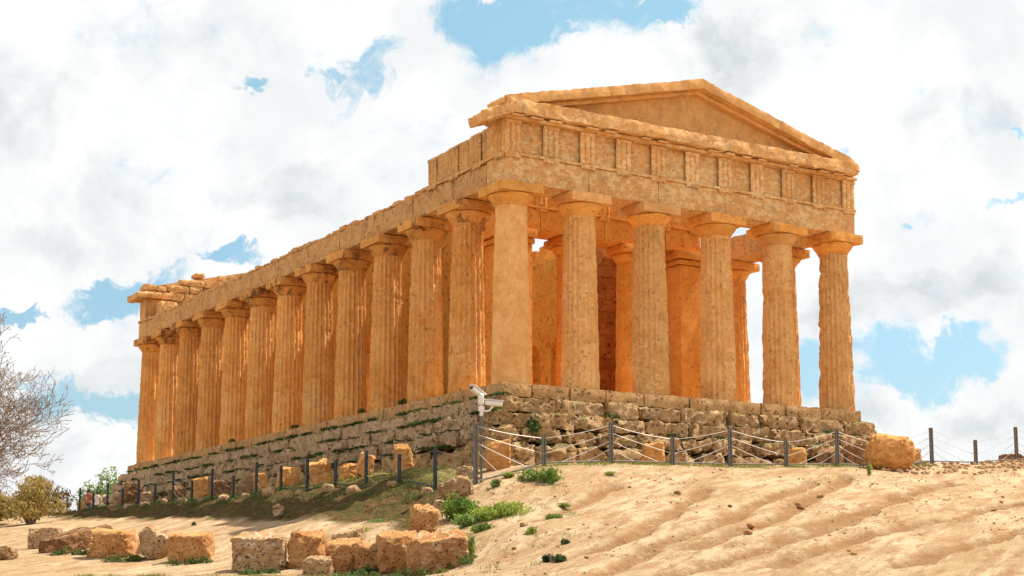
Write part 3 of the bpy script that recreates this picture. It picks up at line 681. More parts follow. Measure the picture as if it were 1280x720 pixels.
# --- cornice and pediment
mb = MB(); r = random.Random(21); yF = -1.06
stone(mb, ((-.72+XR+.5)/2, (yF+.5)/2, (ZF+.15+ZG-.05)/2), (XR+1.22, .5-yF, ZG-.05-ZF-.15), .10, .03, .035, 1.9, 400, None, .06, 4, maxn=170)
stone(mb, (-.92, -.42, 9.20), (1.45, 1.30, .38), .09, .05, .05, 2.4, 411, (0, R(-23), 0), .05, 5)
corn = mb.build('cornice', M['entab'], temple, smooth=50)
mb = MB(); beam(mb, 'x', -.12, 2*PL+.16, -PL-.1, XR+PL+.02, ZF+.002, ZF+.13, [3.0, 6, 9, 12], 55, .012, rnd=.02, amp2=.02); mb.build('bed_moulding', M['entab'], corn, smooth=50)
r = random.Random(5)
for i in range(20):                                    # mutules under the overhang, many broken away
    c = -PL+.31+TS*i/2
    if r.random() < .25: continue
    mb = MB(); stone(mb, (c, -.87, ZF+.085), (.5*r.uniform(.7, 1), .26, .07), .08, .015, .012, 3, 500+i)
    mb.build('mutule', M['entab'], corn, smooth=50)
mb = MB()                                               # block of side cornice left on the near corner
stone(mb, (-.55, .1, ZF+.36), (1.0, 1.1, .42), .10, .10, .06, 2.2, 612, (0, R(-20), 0), .06, 5)
stone(mb, (-.35, .15, ZF+.16), (.75, .95, .34), .12, .08, .04, 2, 613)
mb.build('side_cornice', M['flank'], corn, smooth=50)
AX, AZ = 7.62, 11.80
def rakez(x): return AZ-(AX-x)*(AZ-9.80)/(AX+.7) if x < AX else AZ-(x-AX)*(AZ-9.78)/(XR+.55-AX)
mb = MB(); out_ = [(.2, ZG-.08), (XR+.1, ZG-.08), (XR+.1, rakez(XR+.1)-.3), (AX, AZ-.3), (.2, rakez(.2)-.3)]
prism(mb, out_, 'y', -.42, .35); ped = fixn(mb.build('pediment', M['pedim'], temple))
mb = MB()
def rake(x0, x1, n, seed, mb):
    for i in range(n):
        a = x0+(x1-x0)*i/n; b_ = x0+(x1-x0)*(i+1)/n; za, zb = rakez(a), rakez(b_)
        L = math.hypot(b_-a, zb-za); an = math.atan2(zb-za, b_-a)
        th = .36
        nrm = (-math.sin(an), math.cos(an))
        c = ((a+b_)/2-nrm[0]*th/2, -.29, (za+zb)/2-nrm[1]*th/2)
        stone(mb, c, (L+.02, 1.40, th), .11, .02, .03, 1.7, seed+i, (0, -an, 0), .045, 4, maxn=80)
        c2 = ((a+b_)/2-nrm[0]*(th+.07), -.36, (za+zb)/2-nrm[1]*(th+.07))
        stone(mb, c2, (L+.01, .62, .14), .16, .01, .012, 1.8, seed+40+i, (0, -an, 0), .01, 5)
rake(-.75, AX, 2, 700, mb); rake(AX, XR+.45, 2, 750, mb)
mb.build('raking_cornice', M['pedim'], ped, smooth=50)
mb = MB(); stone(mb, (XR+.36, -.5, ZF+.47), (.5, 1.1, .42), .09, .1, .06, 3, 9, (0, .2, 0), .06); mb.build('corner_block', M['pedim'], ped, smooth=50)
mb = MB(); stone(mb, (-.2, -.35, 9.72), (1.3, 1.1, .34), .1, .12, .06, 2.4, 19, (0, R(-13), 0), .06)
mb.build('corner_block', M['pedim'], ped, smooth=50)

# --- rear: frieze, cornice stub and rough masonry of the rear pediment seen from inside
mb = MB(); beam(mb, 'x', YB, 2*PL-.1, -PL, XR+PL, ZT, ZF, [1.2, 2.9, 4.6, 6.2, 7.7, 9.4, 11, 12.8], 805, .02, rnd=.05, cell=.25, amp2=.03)
box(mb, (-PL-.055, YB-PL, ZT+.01), (-PL, YB-PL+.6, ZF-.03)); box(mb, (-PL-.05, YB-PL-.9, ZT-.11), (-PL+.1, YB+PL, ZT))
rf = mb.build('frieze', M['flank'], temple, smooth=50)
mb = MB(); stone(mb, (.3, YB-PL-.55, ZT+.42), (.9, 1.1, .85), .14, .1, .06, 2.2, 33, (0, 0, 0), .05); stone(mb, (.35, YB-PL-1.5, ZT+.25), (.8, .9, .5), .14, .12, .06, 2.2, 34, (0, .1, 0), .05)
stone(mb, (-.55, YB, ZF+.16), (1.4, 1.9, .36), .12, .07, .04, 2, 35, (0, R(-5), 0), .04); mb.build('cornice', M['flank'], temple, smooth=50)
mb = MB(); r = random.Random(77); z = ZF+.02
def rz2(x): return 11.78-(abs(x-7.35))*(11.78-9.75)/8.2
while z < 11.5:
    h = r.uniform(.36, .5); x = -.7
    while x < XR+.7:
        L = r.uniform(.6, 1.4); c = x+L/2
        top = min(rz2(x+.1), rz2(x+L-.1))+r.uniform(-.12, .12)
        if top > z+.26:
            zt = min(z+h, top); stone(mb, (c, YB-.1+r.uniform(-.06, .06), (z+zt)/2), (L+.0, 1.0, zt-z+.01), .12, .06, .05, 2.5, r.randint(0, 999), (0, r.uniform(-.03, .03), 0), .05)
        x += L
    z += h
prism(mb, [(-.6, ZF), (XR+.6, ZF), (XR+.6, rz2(XR+.6)-.1), (7.35, 11.68), (-.6, rz2(-.6)-.1)], 'y', YB-.42, YB+.3)
for xx, ss in [(2.4, .28)]: stone(mb, (xx, YB-.2, rz2(xx)+ss*.3), (ss*2, .8, ss), .1, .14, .06, 3, int(xx*10))
mb.build('pediment', M['flank'], temple, smooth=50)

# --- cella: side walls with arches, cross wall with tall doorway, antae and porch columns
CX0, CX1, CX2, CX3, CY0, CY1 = 2.65, 3.95, 11.0, 12.15, 4.95, 33.2
def arch_outline(y0, y1, ztop, arches, seed, base=0., ragged=.12, stepn=.6):
    pts = [(y0, base)]
    for (a, b_, h) in arches:
        rad = (b_-a)/2; pts.append((a, base))
        for k in range(13):
            t = math.pi*(1-k/12); pts.append(((a+b_)/2+rad*math.cos(t), h-rad+rad*math.sin(t)))
        pts.append((b_, base))
    pts.append((y1, base)); r = random.Random(seed); y = y1
    zc = ztop(y1); 
    while y > y0+.01:
        pts.append((y, zc)); y = max(y0, y-r.uniform(.4, 1.1)*stepn*1.6); pts.append((y, zc)); zc = ztop(y)+r.uniform(-ragged, ragged)
    # remove duplicate
    out = []
    for p in pts:
        if not out or (abs(p[0]-out[-1][0])+abs(p[1]-out[-1][1])) > 1e-4: out.append(p)
    return out
arches = [(11.0+2.35*i, 12.45+2.35*i, 4.55) for i in range(8)]
mb = MB(); prism(mb, arch_outline(CY0+1.3, CY1, lambda y: 8.1, arches, 3), 'x', CX0+.1, CX1-.1)
wl = fixn(mb.build('cella_wall', M['cellax'], temple))
def rt(y): return 8.9 if y < 9.2 else (8.9 if y < 12.2 else (8.75 if y < 17.5 else 8.3))
mb = MB(); prism(mb, arch_outline(CY0+1.3, CY1, rt, arches, 9, ragged=.35, stepn=.35), 'x', CX2+.1, CX3-.1)
wr = fixn(mb.build('cella_wall', M['cellax'], temple))
for (xa, xb) in ((CX0, CX1), (CX2, CX3)):
    mb = MB(); stone(mb, ((xa+xb)/2, CY0+.7, 3.15), (xb-xa, 1.4, 6.3), .25, .02, .012, 1.2, 4, None, .012); an = mb.build('anta', M['inner'], temple, smooth=50)
    mb = MB(); stone(mb, ((xa+xb)/2, CY0+.7, 6.42), (xb-xa+.16, 1.56, .2), .2, .03, .01, 2, 5)
    stone(mb, ((xa+xb)/2, CY0+.7, 6.72), (xb-xa+.34, 1.74, .34), .2, .05, .02, 2, 6); mb.build('anta_capital', M['inner'], an, smooth=50)
# cross wall with the doorway
def poly_rag(pts, seed, amp=.12):
    r = random.Random(seed); out = []
    for i, p in enumerate(pts):
        qn = pts[(i+1) % len(pts)]; out.append(p); L = math.hypot(qn[0]-p[0], qn[1]-p[1]); k = int(L/.35) if p[2] else 0
        for j in range(1, k):
            t = j/k; out.append((p[0]+(qn[0]-p[0])*t+r.uniform(-amp, amp), p[1]+(qn[1]-p[1])*t+r.uniform(-amp, amp)))
    return [(p[0], p[1]) for p in out]
mb = MB(); prism(mb, poly_rag([(CX1-.1, 0, 0), (5.5, 0, 0), (5.5, 4.8, 1), (5.2, 8.3, 1), (CX1-.1, 8.5, 0)], 4), 'y', 9.4, 10.3)
prism(mb, poly_rag([(9.15, 0, 0), (CX2+.1, 0, 0), (CX2+.1, 8.6, 1), (9.6, 8.2, 1), (9.15, 5.4, 0)], 6), 'y', 9.4, 10.3)
fixn(mb.build('door_wall', M['cellared'], temple))
mb = MB(); prism(mb, arch_outline(CX1, CX2, lambda x: 7.4, [(6.2, 8.6, 4.5)], 5, ragged=.4), 'y', 29, 30); fixn(mb.build('rear_wall', M['inner'], temple))
mb = MB(); box(mb, (CX0-.3, CY0-.3, -.3), (CX3+.3, CY1+.3, .16)); mb.build('cella_floor', M['floor'], temple)
for i, x in enumerate((6.15, 9.0)):
    c = column(x, CY0+.72, 90+i, z=.16, wear=1.6, rscale=.92, hscale=(ZA-.17)/ZA, mats=('inner', 'inner', 'inner'), flute=.006 if i else .02)
mb = MB(); beam(mb, 'x', CY0+.72, 1.2, CX0-.02, CX3+.02, ZA+.003, 7.78, [4.4, 7.4, 10.4], 905, .012, rnd=.02)
beam(mb, 'x', CY0+.72, 1.3, CX0-.07, CX3+.07, 7.783, 7.88, [7.4], 925, .006, rnd=.01)
pa = mb.build('porch_architrave', M['inner'], temple, smooth=50)
mb = MB(); beam(mb, 'x', CY0+.72, 1.15, CX0, CX3, 7.883, 8.75, [3.8, 5.4, 7.0, 8.6, 10.2], 945, .02, rnd=.04, amp2=.03)
pf = mb.build('porch_frieze', M['inner'], temple, smooth=50)
for i in range(7):
    c = CX0+.31+i*(CX3-CX0-.62)/6
    mb = MB(); regula(mb, c, 'x', CY0+.12, 7.78, i, .1, .5); fixn(mb.build('regula', M['inner'], pa))
    mb = MB(); triglyph(mb, c, 'x', CY0+.15, 7.89, 8.72, .5, seed=i+20); fixn(mb.build('triglyph', M['inner'], pf))

# ------------------------------------------------------------------ plants growing on the steps
def leaf_cloud(mb, c, rad, n, size, seed, flat=.0, up=.3, noise_gap=.0):
    rs = np.random.RandomState(seed)
    d = rs.normal(size=(n*2, 3)); d /= np.linalg.norm(d, axis=1)[:, None]; rr_ = rs.uniform(.25, 1, n*2)**.5
    P = d*rr_[:, None]
    P[:, 2] = np.abs(P[:, 2])*1.0 if flat else P[:, 2]
    lump = fbm(P*2.1, 2, seed)*.45
    P = P*(1+lump)[:, None]
    if noise_gap: P = P[fbm(P*2.6+4, 2, seed+3) > -noise_gap]
    P = P[:n]*np.array(rad); n = len(P)
    a = rs.normal(size=(n, 3)); a[:, 2] += up; a /= np.linalg.norm(a, axis=1)[:, None]
    b_ = np.cross(a, rs.normal(size=(n, 3))); b_ /= np.linalg.norm(b_, axis=1)[:, None]
    s = size*rs.uniform(.5, 1.3, n)[:, None]
    C_ = P+np.array(c)
    V = np.stack([C_-a*s, C_+b_*s*.38, C_+a*s, C_-b_*s*.38], 1).reshape(-1, 3)
    F = [(4*i, 4*i+1, 4*i+2, 4*i+3) for i in range(n)]
    mb.add(V, F)
def blades(mb, c, r, n, h, seed, wd=.012):
    rs = np.random.RandomState(seed); V = []; F = []
    for i in range(n):
        a = rs.uniform(0, 6.283); q_ = r*math.sqrt(rs.uniform()); x = c[0]+q_*math.cos(a); y = c[1]+q_*math.sin(a)
        l = rs.uniform(.5, 1.2)*h; an = rs.uniform(0, 6.283); dx, dy = math.cos(an), math.sin(an); ln = rs.uniform(.1, .6)*l
        z = c[2]
        k = len(V); V += [(x-dy*wd, y+dx*wd, z), (x+dy*wd, y-dx*wd, z), (x+dx*ln*.4-dy*wd*.6, y+dy*ln*.4+dx*wd*.6, z+l*.6), (x+dx*ln*.4+dy*wd*.6, y+dy*ln*.4-dx*wd*.6, z+l*.6), (x+dx*ln, y+dy*ln, z+l)]
        F += [(k, k+1, k+3, k+2), (k+2, k+3, k+4)]
    mb.add(V, F)
mb = MB(); r = random.Random(12)
for (out, z) in ((1.25, -.47), (1.55, -1.02), (1.85, -1.55), (2.05, -2.08)):
    y = -1
    while y < YB:
        if r.random() < .6: leaf_cloud(mb, (-out+r.uniform(.0, .18), y, z+.02), (.16, r.uniform(.2, .8), r.uniform(.04, .13)), 150, .05, r.randint(0, 9999), 1)
        y += r.uniform(.5, 1.3)
    x = -1
    while x < XR:
        if r.random() < .16: leaf_cloud(mb, (x, -out+r.uniform(.0, .22), z+.02), (r.uniform(.15, .45), .14, r.uniform(.04, .12)), 110, .05, r.randint(0, 9999), 1)
        x += r.uniform(.5, 1.4)
for y in (6.3, 16.2, 23.4, 9.7): leaf_cloud(mb, (-.86, y, .02), (.12, .35, .16), 150, .05, int(y*10), 1)
tag(mb.build('step_weeds', M['leaf_dark']), 'low dark green weeds rooted in the ledges of the temple steps', 'weeds', kind='stuff')
def P3(u, v, **k): return pix(u, v, **k)
mb = MB(); leaf_cloud(mb, tuple(P3(668, 533, y=-2.0)), (.24, .16, .30), 300, .06, 5)
tag(mb.build('wall_shrub', M['leaf_dark']), 'small dark shrub rooted in the front steps below the second column', 'shrub')

# ------------------------------------------------------------------ fences
def fence(name, pts, label, gapidx=(), first_tall=True, mpost='steel', tall=1.27, short=.9, over={}, nopost=()):
    """pts: list of (x, y) of the posts; tall and short posts alternate"""
    root = empty(name, (pts[0][0], pts[0][1], hz(*pts[0]))); tag(root, label, 'fence')
    info = []
    for i, (x, y) in enumerate(pts):
        z = hz(x, y); t = tall if (i % 2 == 0) == first_tall else short; t = over.get(i, t); info.append((x, y, z, t))
    for i, (x, y, z, t) in enumerate(info):
        qx, qy = (pts[min(i+1, len(pts)-1)][0]-pts[max(i-1, 0)][0], pts[min(i+1, len(pts)-1)][1]-pts[max(i-1, 0)][1])
        if i in nopost: continue
        L = math.hypot(qx, qy); d = np.array([qx/L, qy/L]); nn = np.array([-d[1], d[0]])
        mb = MB()
        for s in (-1, 1):
            c = np.array([x, y])+d*.043*s; hw = .024; hd = .035
            V = []
            for zz in (z-.35, z+t):
                for (a, b_) in ((-hw, -hd), (hw, -hd), (hw, hd), (-hw, hd)):
                    p = c+d*a+nn*b_; V.append((p[0], p[1], zz))
            mb.add(V, [(0, 3, 2, 1), (4, 5, 6, 7), (0, 1, 5, 4), (1, 2, 6, 5), (2, 3, 7, 6), (3, 0, 4, 7)])
        for zz in (.12, t-.1): tube(mb, [(x-d[0]*.08, y-d[1]*.08, z+zz), (x+d[0]*.08, y+d[1]*.08, z+zz)], .016, 6)
        mb.build('post', M[mpost], root)
    for i in range(len(info)-1):
        if i in gapidx: continue
        A, B = info[i], info[i+1]
        mb = MB(); tube(mb, [(A[0], A[1], A[2]+.09), (B[0], B[1], B[2]+.09)], .024, 6); mb.build('rail', M[mpost], root)
        if A[3] < B[3]: A, B = B, A
        for (ha, hb, f_) in ((1.19, .82, 1), (.95, .36, 1), (.71, .10, .75), (.49, .10, .36)):
            mb = MB(); pts_ = []
            for k in range(7):
                t = k/6; x = A[0]+(B[0]-A[0])*t*f_; y = A[1]+(B[1]-A[1])*t*f_; zb = B[2] if f_ == 1 else A[2]+(B[2]-A[2])*f_
                z = (A[2]+ha+max(0, A[3]-tall))*(1-t)+(zb+hb)*t-math.sin(math.pi*t)*(.05 if ha > 1 else .02); pts_.append((x, y, z))
            tube(mb, pts_, .011 if mpost == 'steel' else .007, 5); mb.build('cable', M['cable' if mpost == 'steel' else 'cabledark'], root)
    return root
LY = [-2.64+2.4*i for i in range(-1, 18)]
fence('cable_fence', [(-4.28, -4.9)]+[(-4.3, y) for y in LY[1:]]+[(-4.35, 40.6), (-4.6, 43)], 'blue grey post and cable fence along the long side above the dark bank', mpost='steelblue', first_tall=False, nopost=(0,))
RXf = [-4.24, -1.87, .58, 2.95, 5.28, 7.65, 9.93, 12.2, 14.42, 16.65, 18.81, 21.2, 23.6]
fence('cable_fence', [(x, -5) for x in RXf], 'grey brown post and cable fence on the sandy mound in front of the facade', mpost='steel', over={0: 1.8})

# pole with two security cameras, fixed to the corner post
pp = P3(597.5, 600, y=-4.93); root = empty('camera_pole', (pp.x+.02, -4.93, hz(pp.x, -4.93)))
tag(root, 'thin grey pole with two white security cameras strapped to the fence corner post', 'security cameras')
zt = P3(598, 515, y=-4.93).z; x0 = root.location.x+.09
mb = MB(); tube(mb, [(x0, -4.93, root.location.z-.2), (x0, -4.93, zt)], .035, 8); mb.build('pole', M['steel'], root, smooth=40)
mb = MB(); tube(mb, [(x0, -4.93, zt-.12), (x0, -4.93, zt+.16)], .055, 10); stone(mb, (x0, -4.93, zt+.1), (.16, .12, .16), .03, .02, 0, 1, 1)
tube(mb, [(x0, -4.95, zt+.05), (x0+.1, -4.95, zt+.03), (x0+.25, -4.97, zt+.06), (x0+.36, -4.98, zt+.2)], .03, 8)
tube(mb, [(x0, -4.93, zt+.15), (x0-.03, -4.93, zt+.34), (x0-.1, -4.93, zt+.42)], .04, 8); mb.build('bracket', M['white'], root, smooth=40)
def cctv(c, rz, tilt):
    mb = MB(); stone(mb, (0, 0, 0), (.54, .16, .15), .03, .04, 0, 1, 1); stone(mb, (-.02, 0, .09), (.62, .20, .03), .03, .012, 0, 1, 1)
    Mx = np.array((Euler((0, tilt, rz)).to_matrix())); V = np.vstack(mb.V)@Mx.T+np.array(c); mb.V = [V]
    b_ = mb.build('camera_housing', M['white'], root, smooth=40)
    mb = MB(); tube(mb, [(.28, 0, 0), (.30, 0, 0)], .06, 12); V = np.vstack(mb.V)@Mx.T+np.array(c); mb.V = [V]; mb.build('lens', M['lens'], b_)
cctv((x0-.16, -4.95, zt+.58), R(200), R(-22)); cctv((x0+.38, -5.0, zt+.28), R(-25), R(4))
mb = MB(); stone(mb, (x0-.03, -4.95, zt+.38), (.16, .16, .34), .03, .05, 0, 1, 1); mb.build('junction_box', M['white'], root, smooth=40)

# ------------------------------------------------------------------ rocks
def rock(name, u, vb, wpx, hpx, label, d=None, x=None, y=None, depth=.8, material='rock', rz=0, tilt=(0, 0), lift=0, rnd=.3, amp=.10, seed=0, group=None, cat='rock', amp2=.05, sink=.12, cuts=7):
    p = pix(u, vb, d=d, x=x, y=y); s = mpp(p); w_, h_ = wpx*s, hpx*s; dp = depth*w_ if depth < 5 else depth-5
    # width direction runs across the view
    ang = -YAW+rz
    off = Vector((-math.sin(ang), math.cos(ang), 0))*dp*.45
    px, py = p.x+off.x, p.y+off.y; z = hz(px, py)+lift
    mb = MB(); m_ = min(w_, h_, dp)
    stone(mb, (0, 0, h_*(.5-sink/2)), (w_, dp, h_*(1+sink)), max(m_/13, .025), rnd*m_*.55, amp*m_, 1.6/m_, seed, (tilt[0], tilt[1], ang), amp2*m_*2.0, 5.5/m_, maxn=46, cuts=cuts, cutd=.78)
    o = mb.build(name, M[material], None, smooth=50); o.location = (px, py, z)
    return tag(o, label, cat, group)
G1 = 'blocks along the path'
rock('stone_block', 56, 676, 42, 25, 'pale grey cut block farthest left in the row beside the path', d=50, material='rockpale', rnd=.08, amp=.04, rz=.25, seed=1, group=G1)
rock('stone_block', 48, 689, 19, 17, 'long brown slab tilted against the grey cut block', d=46.5, depth=6.75, material='rockdark', rnd=.12, amp=.06, cuts=2, rz=-.75, tilt=(.27, 0), lift=.12, seed=2, group=G1)
rock('stone_block', 73, 693, 20, 20, 'long dark brown slab lying second from the grey cut block', d=45.5, depth=6.95, material='rockdark', rnd=.12, amp=.06, cuts=2, rz=-.78, tilt=(.28, 0), lift=.16, seed=3, group=G1)
rock('stone_block', 136, 699, 60, 34, 'pitted orange boulder with lichen on its left part in the path row', d=44, depth=.55, material='rock', rnd=.3, amp=.12, seed=4, group=G1, tilt=(.22, .05))
rock('stone_block', 189, 703, 38, 36, 'narrow wedge shaped boulder leaning left next to the squared block', d=43, depth=1.0, material='rockpale', rnd=.3, amp=.14, seed=5, group=G1, tilt=(.22, .35))
rock('stone_block', 235, 703, 55, 34, 'squared orange brown block with flat top standing alone on the pale path', d=42, depth=.7, material='rock', rnd=.12, amp=.05, seed=6, group=G1, tilt=(.22, 0))
rock('stone_block', 324, 712, 76, 43, 'large boulder with white and brown lichen speckles on its face', d=38.5, depth=.7, material='rockpale', rnd=.22, amp=.10, seed=7, group=G1, tilt=(.22, 0))
rock('stone_block', 382, 712, 44, 42, 'dark pitted boulder wedged to the right of the speckled boulder', d=38.6, depth=.9, material='rock', rnd=.25, amp=.14, seed=8, group=G1, tilt=(.22, 0))
rock('stone_block', 395, 709, 36, 23, 'small low rock lying in front of the boulders with a white top', d=36.8, depth=.7, material='rockpale', rnd=.3, amp=.12, seed=9, group=G1, tilt=(.22, 0))
rock('stone_block', 436, 673, 44, 17, 'flat pale slab lying on top behind the row with its raised end right', d=40.5, depth=.8, material='rockpale', rnd=.3, amp=.1, seed=10, tilt=(0, -.3), group=G1)
rock('stone_block', 432, 707, 46, 38, 'orange boulder with a smooth face narrowing downward in the middle of the row', d=37.4, depth=1.0, material='rock', rnd=.3, amp=.14, seed=11, group=G1, tilt=(.22, 0))
rock('stone_block', 462, 713, 38, 38, 'ribbed upright rock with vertical furrows in the row', d=36.8, depth=1.0, material='rock', rnd=.35, amp=.16, seed=12, group=G1, tilt=(.22, 0))
rock('stone_block', 498, 716, 66, 44, 'broad orange boulder tapering down beside the largest end boulder', d=36.3, depth=.7, material='rock', rnd=.3, amp=.12, seed=13, group=G1, tilt=(.22, 0))
rock('stone_block', 546, 722, 76, 50, 'largest orange block at the right end of the row with white cracks', d=35.0, depth=.6, material='rock', rnd=.18, amp=.09, seed=14, group=G1, tilt=(.22, -.08), rz=.1)
rock('boulder', 529, 668, 38, 37, 'rounded upright boulder standing behind the right end of the row', d=40.6, depth=.8, material='rock', rnd=.8, amp=.10, cuts=3, seed=15, tilt=(0, .1))
rock('boulder', 570, 640, 40, 24, 'pale slab of rock tilted on the bank above the dark bush', d=43.6, depth=.9, material='rockpale', rnd=.25, amp=.14, seed=16, tilt=(0, -.35))
rock('boulder', 549, 638, 16, 14, 'small pale rock between the rounded boulder and the tilted slab', d=43, depth=.9, material='rockpale', rnd=.4, amp=.14, seed=17)
rock('boulder', 346, 661, 13, 14, 'small stump like rock alone on the sunlit slope', d=50, depth=.9, material='rockpale', rnd=.3, amp=.2, seed=18)
rock('boulder', 4, 705, 24, 16, 'dark rock cut by the left edge of the picture', d=44, depth=1, material='rockdark', rnd=.3, amp=.12, seed=19)
rock('boulder', 92, 676, 14, 7, 'small flat rock behind the long brown slabs', d=52, depth=.9, material='rockpale', rnd=.3, amp=.12, seed=20)
G2 = 'fallen blocks at the foot of the long side'
for i, (u, vb, w_, h_, rz, lab, mt) in enumerate([
    (102, 640, 12, 16, .2, 'orange block farthest left beyond the temple end', 'rocksmooth'), (147, 631, 18, 18, 0, 'pinkish block left of the big dark rock at the temple end', 'rockpale'),
    (166, 628, 24, 30, .5, 'big dark brown rock at the far left foot of the temple', 'rockdark'), (183, 629, 18, 16, 0, 'small brown rock right of the big dark rock', 'rockpale'),
    (222, 622, 24, 18, .3, 'brown rock between the third and fourth columns from the far end', 'rockdark'), (252, 622, 30, 25, .1, 'square golden block at the foot of the wall behind the tall fence post', 'rocksmooth'),
    (278, 618, 26, 20, .4, 'dark orange block with a slanting top next to the square golden block', 'rockdark'), (306, 617, 24, 18, .2, 'grey orange block in front of the grey steps', 'rockpale'),
    (326, 611, 20, 24, .2, 'golden leaning block just right of a tall fence post', 'rocksmooth'), (363, 606, 27, 25, .4, 'golden cube block tipped on a corner', 'rocksmooth'),
    (402, 602, 30, 30, .3, 'large round orange block with a hollow face', 'rocksmooth'), (440, 608, 26, 20, .6, 'flat wedge of orange rock lying low near the fence', 'rocksmooth'),
    (457, 592, 22, 28, .1, 'upright golden block behind a tall fence post', 'rocksmooth'), (505, 583, 26, 33, .2, 'tall golden pointed rock leaning on the grey steps', 'rocksmooth')]):
    rock('fallen_block', u, vb+2, w_*.9, h_, lab, x=-3.35, depth=.8, material=mt, rnd=.16, amp=.11, rz=rz, seed=40+i, group=G2, tilt=(0, ((i*37) % 5-2)*.12))
for i, (u, vb, w_, h_, lab, mt, yy_) in enumerate([
    (623, 587, 30, 36, 'upright block with an orange right side at the near corner of the steps', 'rocksmooth', -3.3),
    (583, 603, 26, 17, 'pale rock lying behind the fence corner post', 'rockpale', -3.6),
    (816, 577, 30, 28, 'orange square block at the foot of the facade steps below the third column', 'rocksmooth', -2.9),
    (848, 577, 22, 14, 'low pale rock at the foot of the facade steps', 'rockpale', -3.0),
    (996, 576, 24, 22, 'orange wedge of rock near the right end of the facade steps', 'rocksmooth', -3.0),
    (1072, 581, 36, 26, 'brown split rock left of the big orange boulder', 'rockdark', -3.3),
    (1048, 581, 14, 18, 'small pale upright rock behind the fence post near the big boulder', 'rockpale', -3.0),
    (1146, 578, 16, 20, 'small orange rock peeping out behind the big boulder', 'rocksmooth', -3.3),
    (1270, 577, 30, 10, 'flat reddish rock at the right edge behind the fence', 'rockdark', -4.2)]):
    rock('fallen_rock', u, vb, w_, h_, lab, y=yy_, depth=.8, material=mt, rnd=.25, amp=.12, seed=80+i)
rock('big_boulder', 1118, 589, 62, 45, 'big smooth orange boulder with a ledge along its base in front of the fence', y=-5.9, depth=.8, material='rocksmooth', rnd=.85, amp=.07, cuts=2, seed=95, tilt=(0, .05), cat='boulder')
# broken blocks at the right end of the steps
for i, (u, vb, w_, h_, yy_, lab) in enumerate([(1070, 547, 52, 19, -1.3, 'dark flat block sticking out of the right end of the steps'), (1080, 566, 56, 18, -1.8, 'lower brown block crumbling off the right end of the steps'),
                                        (1040, 580, 44, 24, -2.2, 'rough brown block low at the right end of the steps')]):
    rock('loose_step_block', u, vb, w_, h_, lab, y=yy_, depth=1.0, material='rockdark', rnd=.25, amp=.14, seed=120+i, group='loose blocks at the end of the steps')
# footing lumps under the posts of the long fence
r = random.Random(4)
for i, y in enumerate(LY[1:15]):
    x = -4.62-r.uniform(0, .25); z = hz(x, y-.2); s = r.uniform(.24, .42)
    mb = MB(); stone(mb, (0, 0, s*.2), (s*1.1, s*1.3, s), .05, s*.4, s*.16, 3, 140+i, (0, 0, r.uniform(0, 3)), s*.05, 8)
    o = mb.build('footing_stone', M['rockpale'], None, smooth=60); o.location = (x, y-.2, z)
    tag(o, 'rounded pale footing stone below a post of the long fence', 'stone', 'footing stones under the fence posts')
# small loose stones on the slope
r = random.Random(9)
for i in range(28):
    u = r.uniform(600, 1275); v = r.choice([r.uniform(600, 715), r.uniform(590, 640)]); d = 29+(720-v)/140*20
    p = pix(u, v, d=d); s = r.choice([.05, .07, .09, .14]); mb = MB(); stone(mb, (0, 0, s*.25), (s*1.4, s, s*.8), s/4, s*.3, s*.12, 4/s*.4, i, (0, 0, r.uniform(0, 3)))
    o = mb.build('loose_stone', M[r.choice(['rock', 'rockpale', 'rockdark'])], None, smooth=60); o.location = (p.x, p.y, hz(p.x, p.y))
    tag(o, 'small loose stone lying on the sandy slope', 'stone', 'loose stones on the sandy slope')
rs = np.random.RandomState(3); mb = MB()
for i in range(2600):
    if i < 350: x, y = rs.uniform(11, 24), rs.uniform(-6.4, -4.6)
    else: x, y = rs.uniform(-14, 18), rs.uniform(-20, -5.5)
    if i >= 350 and pn(np.array([[x*.35, y*.5, 2]]))[0] < .05: continue
    s = rs.uniform(.025, .075) if i >= 350 else rs.uniform(.06, .18)
    V0_, F = cube_grid(2, 2, 2); V = V0_/np.linalg.norm(V0_+1e-9, axis=1)[:, None]**.7*s*.5*rs.uniform(.7, 1.3, 3); mb.add(V+np.array([x, y, hz(x, y)+s*.1]), F)
M['pebble'] = plain('sand_coloured_pebbles', (.42, .27, .15), .95, 0, .1, .3, 5)
tag(mb.build('gravel', M['pebble']), 'scattered pebbles and rubble on the sandy mound', 'gravel', kind='stuff')

